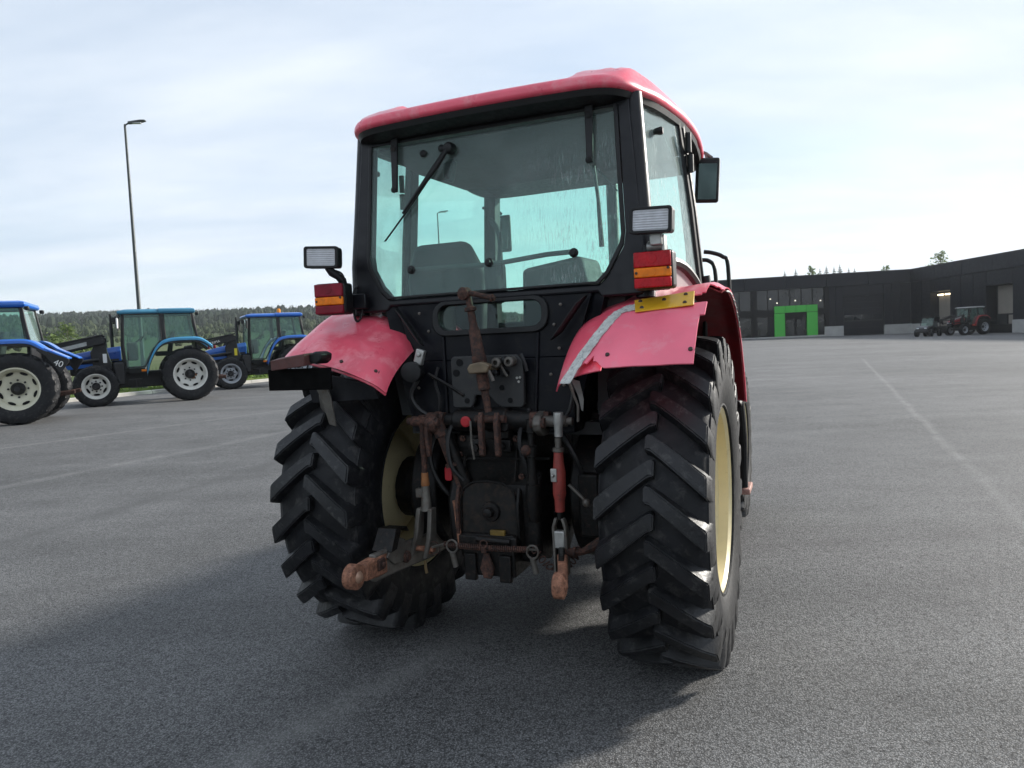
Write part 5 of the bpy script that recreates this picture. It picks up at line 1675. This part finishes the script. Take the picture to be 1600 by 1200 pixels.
def bg_wheel(parent, name, c, R, w, rim, mrim, o, nl=20, slots=8, dish=.06, stain=False):
    key = (R, w, rim, nl)
    if key not in _tyres:
        _tyres[key] = tread_tyre(*key)
    h = w / 2
    mb = MB()
    mb.lathe((0, 0, 0), (1, 0, 0), [(o * x, r) for x, r in ((.86 * h, rim + .02), (.92 * h, rim + .022), (.90 * h, rim - .01), (.6 * h, rim - .03), (.45 * h, rim - .06), (-.02, rim - .07), (-dish * .3, rim * .6), (-dish, rim * .42), (-dish, .001))], 40, caps=False)
    mb.lathe((0, 0, 0), (1, 0, 0), [(o * x, r) for x, r in ((-.86 * h, rim + .02), (-.92 * h, rim + .022), (-.6 * h, rim - .03), (-.03, rim - .08), (-dish - .02, rim * .42), (-dish - .02, .001))], 40, caps=False)
    wo = mb.build(name, mrim, parent, 40)
    wo.location = c
    place('tyre', _tyres[key], wo)
    sm = MB().lathe((0, 0, 0), (o, 0, 0), [(0, .001), (0, .075), (.004, .07), (.004, .001)], 14, caps=False).mesh('rim_slot', MULL, 30)
    for k in range(slots):
        a = 2 * pi * (k + .5) / slots
        place('rim_slot', sm, wo, Matrix.Translation((o * -.0, (rim - .105) * cos(a), (rim - .105) * sin(a))) @ Matrix.Rotation(a, 4, 'X') @ Matrix.Diagonal((1, .42, 1.1, 1)))
    MB().lathe((0, 0, 0), (o, 0, 0), [(-dish, .14 * rim / .45), (-dish + .06, .14 * rim / .45), (-dish + .1, .08), (-dish + .14, .06), (-dish + .14, .01)], 16).build('hub', BLK, wo)
    nm = MB().lathe((0, 0, 0), (o, 0, 0), [(-.004, .026), (.03, .022)], 6).mesh('wheel_nut', BLK, 30)
    for k in range(8):
        a = 2 * pi * k / 8
        place('wheel_nut', nm, wo, Matrix.Translation((-o * dish, rim * .42 * cos(a), rim * .42 * sin(a))))
    if stain:
        MB().lathe((-o * dish + o * .004, -.07, -.09), (o, 0, 0), [(0, .001), (0, .07), (.002, .05), (.002, .001)], 9, caps=False).build('rust_patch', RUSTY_RIM, wo)
        MB().lathe((-o * dish + o * .004, -.17, -.03), (o, 0, 0), [(0, .001), (0, .045), (.002, .03), (.002, .001)], 9, caps=False).build('rust_patch', RUSTY_RIM, wo)
    return wo


def lettering(txt, size, M, parent, m=None):
    cu = bpy.data.curves.new('lettering', 'FONT')
    cu.body = txt
    cu.size = size
    cu.extrude = .002
    cu.align_x, cu.align_y = 'CENTER', 'CENTER'
    to = bpy.data.objects.new('lettering_source', cu)
    C.objects.link(to)
    dg = bpy.context.evaluated_depsgraph_get()
    me = bpy.data.meshes.new_from_object(to.evaluated_get(dg))
    bpy.data.objects.remove(to)
    bpy.data.curves.remove(cu)
    me.materials.clear()
    me.materials.append(m or LETTER)
    return place('lettering', me, parent, M)


def farm_tractor(name, label, contact, rz, paint, bonnet, roofm, fender, rimm, loader=False, R=.82, r=.61, beacon=False, sticker=None, word=None, stain=False, front_rim=None, nm_group=None, mirror_white=False, scale=1.0, tail_text=None):
    """contact = where the near (left) rear wheel stands"""
    ca, sa = cos(rz), sin(rz)
    x0 = contact[0] + .80 * ca * scale
    y0 = contact[1] + .80 * sa * scale
    t = thing(name, label, 'tractor', (x0, y0, G(contact[0], contact[1]) - .01), rz, nm_group, scale)
    WBY = 2.46
    for s in (1, -1):
        bg_wheel(t, 'rear_wheel', (s * .80, 0, R - .02), R, .46, R * .55, rimm, s, stain=stain and s < 0)
        bg_wheel(t, 'front_wheel', (s * .80, WBY, r - .015), r, .36, r * .56, front_rim or rimm, s, 18, 6, dish=-.02)
    # chassis
    MB().box((0, 1.2, .72), (.46, 2.6, .48)).box((0, 0, .82), (1.1, .34, .34)).box((0, WBY, .6), (1.2, .22, .2)).build('chassis', BLK, t, bevel=.03)
    MB().box((0, 2.35, 1.12), (.5, 1.5, .42)).build('engine', BLK, t, bevel=.05)
    # bonnet: sloping to the nose, with a black grille and side vents
    MB().loft([[(-.30, y, zb), (.30, y, zb), (.34, y, zt - .12), (.27, y, zt), (-.27, y, zt), (-.34, y, zt - .12)] for y, zb, zt in ((1.78, 1.28, 1.72), (2.3, 1.27, 1.66), (2.9, 1.24, 1.55), (3.25, 1.2, 1.44), (3.36, 1.16, 1.32))]).build('bonnet', bonnet, t, bevel=.03)
    for s in (-1, 1):
        MB().loft([[(s * .345, y, z0), (s * .355, y, z0), (s * .355, y, z1), (s * .345, y, z1)] for y, z0, z1 in ((1.85, 1.30, 1.36), (3.2, 1.24, 1.30))]).build('bonnet_stripe', BLK, t)
        MB().loft([[(s * .335, y, z0), (s * .35, y, z0), (s * .35, y, z1), (s * .335, y, z1)] for y, z0, z1 in ((2.3, 1.17, 1.25), (3.28, 1.08, 1.20))]).build('lower_bonnet', paint, t)
    MB().box((0, 3.365, 1.12), (.5, .06, .46)).build('grille', BLK, t, bevel=.02)
    for s in (-1, 1):
        MB().box((s * .16, 3.40, 1.26), (.18, .03, .11)).build('headlight', LAMPG, t, bevel=.01)
    # cab
    MB().prism([(-.10, .95), (1.15, .95), (1.2, 1.05), (1.66, 1.05), (1.7, 1.25), (1.7, .98), (1.55, .9), (0, .9)], 'x', -.55, .55).build('cab_floor', BLK, t)
    ppos = {'front_pillar': [((.62, 1.70, 1.0), (.66, 1.74, 1.7), (.64, 1.68, 2.66))], 'door_pillar': [((.76, .62, 1.85), (.76, .64, 2.2), (.70, .66, 2.66))], 'rear_pillar': [((.72, -.28, 1.84), (.72, -.24, 2.1), (.67, -.16, 2.66))]}
    for nm, ls in ppos.items():
        for pts in ls:
            for s in (-1, 1):
                w = .035 if nm != 'door_pillar' else .05
                MB().loft([[(s * x - .03, y - w, z), (s * x + .03, y - w, z), (s * x + .03, y + w, z), (s * x - .03, y + w, z)] for x, y, z in pts]).build(nm, BLK, t, bevel=.012)
    for s in (-1, 1):
        q = [(.80, 1.66, 1.08), (.80, 1.70, 1.75), (.72, 1.65, 2.62), (.74, .71, 2.62), (.79, .70, 1.86), (.81, .95, 1.55), (.81, 1.18, 1.08)]
        MB().loft([[(s * x, y, z) for x, y, z in q], [(s * (x - .008), y, z) for x, y, z in q]]).build('door_window', G_TRACT, t, ang=60)
        MB().tube([(s * (x + .004), y, z) for x, y, z in q], .022, 6, True).build('door_frame', BLK, t)
        q = [(.76, .58, 1.90), (.72, .60, 2.62), (.69, -.13, 2.62), (.74, -.21, 1.90)]
        MB().loft([[(s * x, y, z) for x, y, z in q], [(s * (x - .008), y, z) for x, y, z in q]]).build('side_window', G_TRACT, t, ang=60)
        MB().tube([(s * (x + .004), y, z) for x, y, z in q], .016, 6, True).build('side_window_frame', BLK, t)
        MB().tube([(s * .825, 1.60, 1.55), (s * .84, 1.60, 1.5), (s * .84, 1.6, 1.3)], .014, 6).build('door_handle', BLK, t)
    q = [(-.68, -.27, 1.84), (.68, -.27, 1.84), (.64, -.18, 2.6), (-.64, -.18, 2.6)]
    MB().loft([[Vector(p) for p in q], [Vector(p) + Vector((0, .008, 0)) for p in q]]).build('rear_window', G_TRACT, t, ang=60)
    q = [(-.62, 1.76, 1.72), (.62, 1.76, 1.72), (.62, 1.70, 2.62), (-.62, 1.70, 2.62)]
    MB().loft([[Vector(p) for p in q], [Vector(p) - Vector((0, .008, 0)) for p in q]]).build('windscreen', G_TRACT, t, ang=60)
    MB().box((0, -.24, 1.55), (1.36, .06, .6)).build('cab_rear_panel', BLK, t, bevel=.02)
    MB().loft([[(-.70 * k, y0_, z), (.70 * k, y0_, z), (.70 * k, .74, z), (-.70 * k, .74, z)] for k, y0_, z in ((1.06, -.24, 2.63), (1.12, -.27, 2.68), (1.10, -.25, 2.755), (.95, -.14, 2.785))]).build('roof', roofm, t, bevel=.02)
    MB().loft([[(-.70 * k, .745, z), (.70 * k, .745, z), (.70 * k, y1_, z), (-.70 * k, y1_, z)] for k, y1_, z in ((1.06, 1.76, 2.63), (1.11, 1.82, 2.67), (1.08, 1.80, 2.73), (.95, 1.6, 2.77))]).build('roof_hatch', roofm, t, bevel=.02)
    # inside
    MB().loft([[(-.24, y, z), (.24, y, z), (.24, y + .13, z), (-.24, y + .13, z)] for y, z in ((.42, 1.45), (.32, 1.9), (.26, 2.12))]).box((0, .62, 1.45), (.48, .5, .14)).build('seat', SEAT, t, bevel=.03)
    MB().box((0, 1.48, 1.55), (.5, .3, .55)).build('dashboard', TRIM, t, bevel=.06)
    MB().tube([(.19 * cos(a), 1.16 - .09 * sin(a), 1.98 + .14 * sin(a)) for a in [2 * pi * i / 24 for i in range(24)]], .016, 6, True).tube([(0, 1.16, 1.98), (0, 1.42, 1.78)], .03, 6).build('steering_wheel', BLK, t)
    # mudguards: broad arcs over the rear wheels
    for s in (-1, 1):
        arc = smooth_path([(0, 1.14, .92), (0, 1.02, 1.33), (0, .80, 1.70), (0, .52, 1.85), (0, .0, 1.88), (0, -.36, 1.84), (0, -.66, 1.62)], 5)
        m = MB()
        m.loft([[(s * .50, p.y, p.z - .03), (s * 1.0, p.y, p.z - .05), (s * 1.03, p.y, p.z - .07), (s * 1.03, p.y, p.z + .0), (s * .99, p.y, p.z + .035), (s * .50, p.y, p.z + .03)] for p in arc])
        fo = m.build('mudguard', fender, t, 50, bevel=.008)
        m = MB()
        m.loft([[(s * .52, p.y, p.z - .08), (s * 1.015, p.y, p.z - .12), (s * 1.015, p.y, p.z - .075), (s * .52, p.y, p.z - .04)] for p in arc])
        m.build('mudguard_trim', BLK, fo, 50)
        MB().box((s * .92, -.72, 1.58), (.17, .06, .10)).build('tail_lamp', LENS_DARK, fo, bevel=.01)
        MB().box((s * .80, -.30, 2.60), (.12, .09, .09)).build('work_lamp', PLASTIC, t, bevel=.02)
        MB().loft([[(s * a, y, z) for a, y, z in ((.86, 1.28, .74), (.60, 1.28, .74), (.60, 1.62, .74), (.86, 1.62, .74))], [(s * a, y, z) for a, y, z in ((.86, 1.28, .70), (.60, 1.28, .70), (.60, 1.62, .70), (.86, 1.62, .70))]]).box((s * .84, 1.45, .5), (.04, .3, .03)).tube([(s * .85, 1.45, .72), (s * .85, 1.45, .5)], .02, 6).build('step', BLK, t)
        MB().loft([[(s * a, y, z) for a, y, z in ((.80, 1.70, z), (.45, 1.70, z), (.45, 2.0, z), (.80, 2.0, z))] for z in (.58, 1.0, 1.25)]).build('tank', BLK, t, bevel=.05)
    MB().box((-.83, 1.22, .98), (.03, .13, .06)).build('side_marker', LENS_ORANGE, t, bevel=.006)
    MB().lathe((.40, 2.0, 1.5), (0, 0, 1), [(0, .05), (.9, .05), (.95, .035), (1.2, .035)], 12).build('exhaust_stack', BLK, t)
    for s in (-1, 1):
        mo = MB().box((s * 1.0, 1.82, 2.36), (.17, .05, .30)).build('mirror', WHITEP if mirror_white and s < 0 else BLK, t, bevel=.03)
        MB().tube([(s * .68, 1.74, 2.56), (s * .9, 1.82, 2.6), (s * 1.0, 1.84, 2.52)], .014, 6).build('mirror_arm', BLK, mo)
        MB().box((s * .55, 1.9, 2.48), (.16, .10, .14)).tube([(s * .6, 1.75, 2.62), (s * .55, 1.88, 2.55)], .02, 6).build('front_work_lamp', BLK, t, bevel=.02)
    # lower links behind
    for s in (-1, 1):
        MB().loft([[(s * a - .025, y, z - .05), (s * a + .025, y, z - .05), (s * a + .025, y, z + .05), (s * a - .025, y, z + .05)] for a, y, z in ((.3, .2, .55), (.42, -.8, .62), (.43, -1.05, .66))]).build('lower_link', RUST, t, bevel=.02)
    if tail_text:
        for s in (-1, 1):
            MB().loft([[(s * a, -.60 , 1.64), (s * b_, -.60, 1.64), (s * b_, -.60, 1.70), (s * a, -.60, 1.70)] if not k else [(s * a, -1.05, 1.42), (s * b_, -1.05, 1.42), (s * b_, -1.05, 1.46), (s * a, -1.05, 1.46)] for k in (0, 1) for a, b_ in ((.5, 1.03),)]).build('mudguard_extension', fender, t, bevel=.015)
            MB().prism([(-.45, 1.72), (-.60, 1.64), (-1.07, 1.42), (-1.06, 1.36), (-.88, 1.10), (-.80, 1.22), (-.62, 1.50), (-.45, 1.64)], 'x', s * .99, s * 1.032).build('mudguard_tail', BLK, t, bevel=.01)
        lettering(tail_text, .19, Matrix.Translation((-1.037, -.855, 1.33)) @ Matrix.Rotation(-pi / 2, 4, 'Z') @ Matrix.Rotation(pi / 2, 4, 'X') @ Matrix.Rotation(radians(-25), 4, 'Z'), t)
    if beacon:
        MB().lathe((-.45, .55, 2.78), (0, 0, 1), [(0, .05), (.02, .055), (.03, .07), (.14, .065), (.17, .03)], 14).build('beacon', BEACON, t)
    if loader:
        for s in (-1, 1):
            lo = MB().prism([(2.02, .62), (2.02, 1.2), (2.12, 1.55), (2.16, 1.99), (2.34, 1.99), (2.56, 1.55), (2.50, 1.1), (2.3, .62)], 'x', s * .50 - .04, s * .50 + .04).build('loader_tower', BLK, t, bevel=.02)
            MB().prism([(2.15, 1.96), (2.30, 2.02), (3.55, 1.72), (3.86, 1.68), (3.90, 1.56), (3.72, 1.40), (3.52, 1.12), (3.42, 1.16), (3.50, 1.50), (3.30, 1.56), (2.2, 1.80)], 'x', s * .62 - .05, s * .62 + .05).build('loader_arm', BLK, lo, bevel=.02)
            MB().loft([[(s * .675, y, z0), (s * .685, y, z0), (s * .685, y, z1), (s * .675, y, z1)] for y, z0, z1 in ((2.62, 1.76, 1.87), (3.45, 1.57, 1.68))]).build('loader_sticker', SILVER if not word else BLK, lo)
            MB().tube([(s * .60, 2.35, 1.35), (s * .60, 3.0, 1.28), (s * .62, 3.48, 1.22)], [.05, .05, .025], 8).build('lift_cylinder', BLK, lo)
            MB().tube([(s * .66, 2.2, 2.05), (s * .66, 3.5, 1.80)], .028, 6).build('levelling_rod', BLK, lo)
            MB().box((s * .60, 3.85, 1.42), (.10, .18, .36)).build('tool_bracket', BLK, lo, bevel=.02)
            if word:
                R_ = Matrix.Rotation(-pi / 2, 4, 'Z') if s < 0 else Matrix.Rotation(pi / 2, 4, 'Z')
                lettering(word, .125, Matrix.Translation((s * .69, 3.05, 1.725)) @ R_ @ Matrix.Rotation(pi / 2, 4, 'X') @ Matrix.Rotation(radians(13 if s < 0 else -13), 4, 'Z'), lo)
            if sticker:
                MB().box((s * .545, 2.20, 1.38), (.008, .10, .26)).build('label_plate', sticker, lo)
        MB().cyl((-.62, 3.78, 1.55), (.62, 3.78, 1.55), .05, n=10).build('loader_cross_tube', BLK, t)
    return t


GRP = 'blue tractors parked along the kerb'
farm_tractor('blue_tractor', 'nearest blue tractor without a loader, cut off at the far left, off white rims', (-11.05, 16.05), radians(113), BLUE, BLUE, BLUE, BLUE, CREAM_RIM, R=.83, r=.6, nm_group=GRP, tail_text='40')
farm_tractor('blue_tractor', 'middle blue tractor with teal roof, pale blue mudguards and rust stained white rear rim', (-9.65, 21.57), radians(118), BLUE, BLUE_DK, TEAL, BLUE_LT, WHITE_RIM, loader=True, sticker=WHITEP, stain=True, nm_group=GRP, mirror_white=True)
farm_tractor('blue_tractor', 'farthest blue tractor with orange beacon on its roof, grey front rims and lettered front loader', (-10.29 + 2.46 * sin(radians(118)), 26.32 - 2.46 * cos(radians(118))), radians(118), BLUE, BLUE, BLUE, BLUE, GREY_RIM, loader=True, beacon=True, sticker=YSTICK, word='1290 TRIMA', nm_group=GRP)
ft = farm_tractor('compact_tractor', 'dark red tractor with grey roof and front loader parked before the dark building', (45.2, 68.6), radians(107), TRED, TRED, GREYROOF, TRED, GREY_RIM, loader=True, R=.78, r=.56, scale=.97)

# black side-by-side buggy in front of the red loader tractor
x, y = at(1457, 69.5, 520)
bg_ = thing('utility_buggy', 'small black utility buggy with a roof parked left of the distant red tractor', 'buggy', (x, y, G(x, y) - .01), radians(128))
for s in (1, -1):
    for yy in (0, 1.95):
        bg_wheel(bg_, 'wheel', (s * .62, yy, .34), .36, .26, .19, BLK, s, 16, 5, dish=.02)
MB().prism([(-.55, .45), (-.5, .82), (.2, .85), (.35, .6), (1.0, .55), (1.25, .98), (2.1, .92), (2.45, .75), (2.5, .45), (2.2, .38), (-.4, .38)], 'x', -.55, .55).build('body', BLK, bg_, bevel=.05)
MB().prism([(1.5, .99), (2.15, .94), (2.4, .80), (2.35, .84), (2.1, 1.0), (1.5, 1.04)], 'x', -.45, .45).build('bonnet', mat('dark_grey_buggy_bonnet', (.06, .065, .07), .4), bg_, bevel=.03)
for s in (-1, 1):
    MB().tube(smooth_path([(s * .55, 1.35, .95), (s * .55, .95, 1.75), (s * .55, .1, 1.85), (s * .55, -.25, 1.7), (s * .55, -.35, .85)], 4), .03, 8).build('roll_bar', BLK, bg_)
    MB().box((s * .35, 2.44, .80), (.22, .05, .1)).build('headlight', LAMPG, bg_, bevel=.02)
MB().box((0, .4, 1.86), (1.16, 1.3, .06)).build('roof', BLK, bg_, bevel=.02)
MB().loft([[(-.5, 1.33, 1.0), (.5, 1.33, 1.0), (.5, .97, 1.72), (-.5, .97, 1.72)], [(-.5, 1.32, 1.0), (.5, 1.32, 1.0), (.5, .96, 1.72), (-.5, .96, 1.72)]]).build('windscreen', G_TRACT, bg_)
MB().box((0, .35, .9), (1.0, .5, .14)).box((0, .1, 1.15), (1.0, .12, .5)).build('seat_bench', SEAT, bg_, bevel=.04)
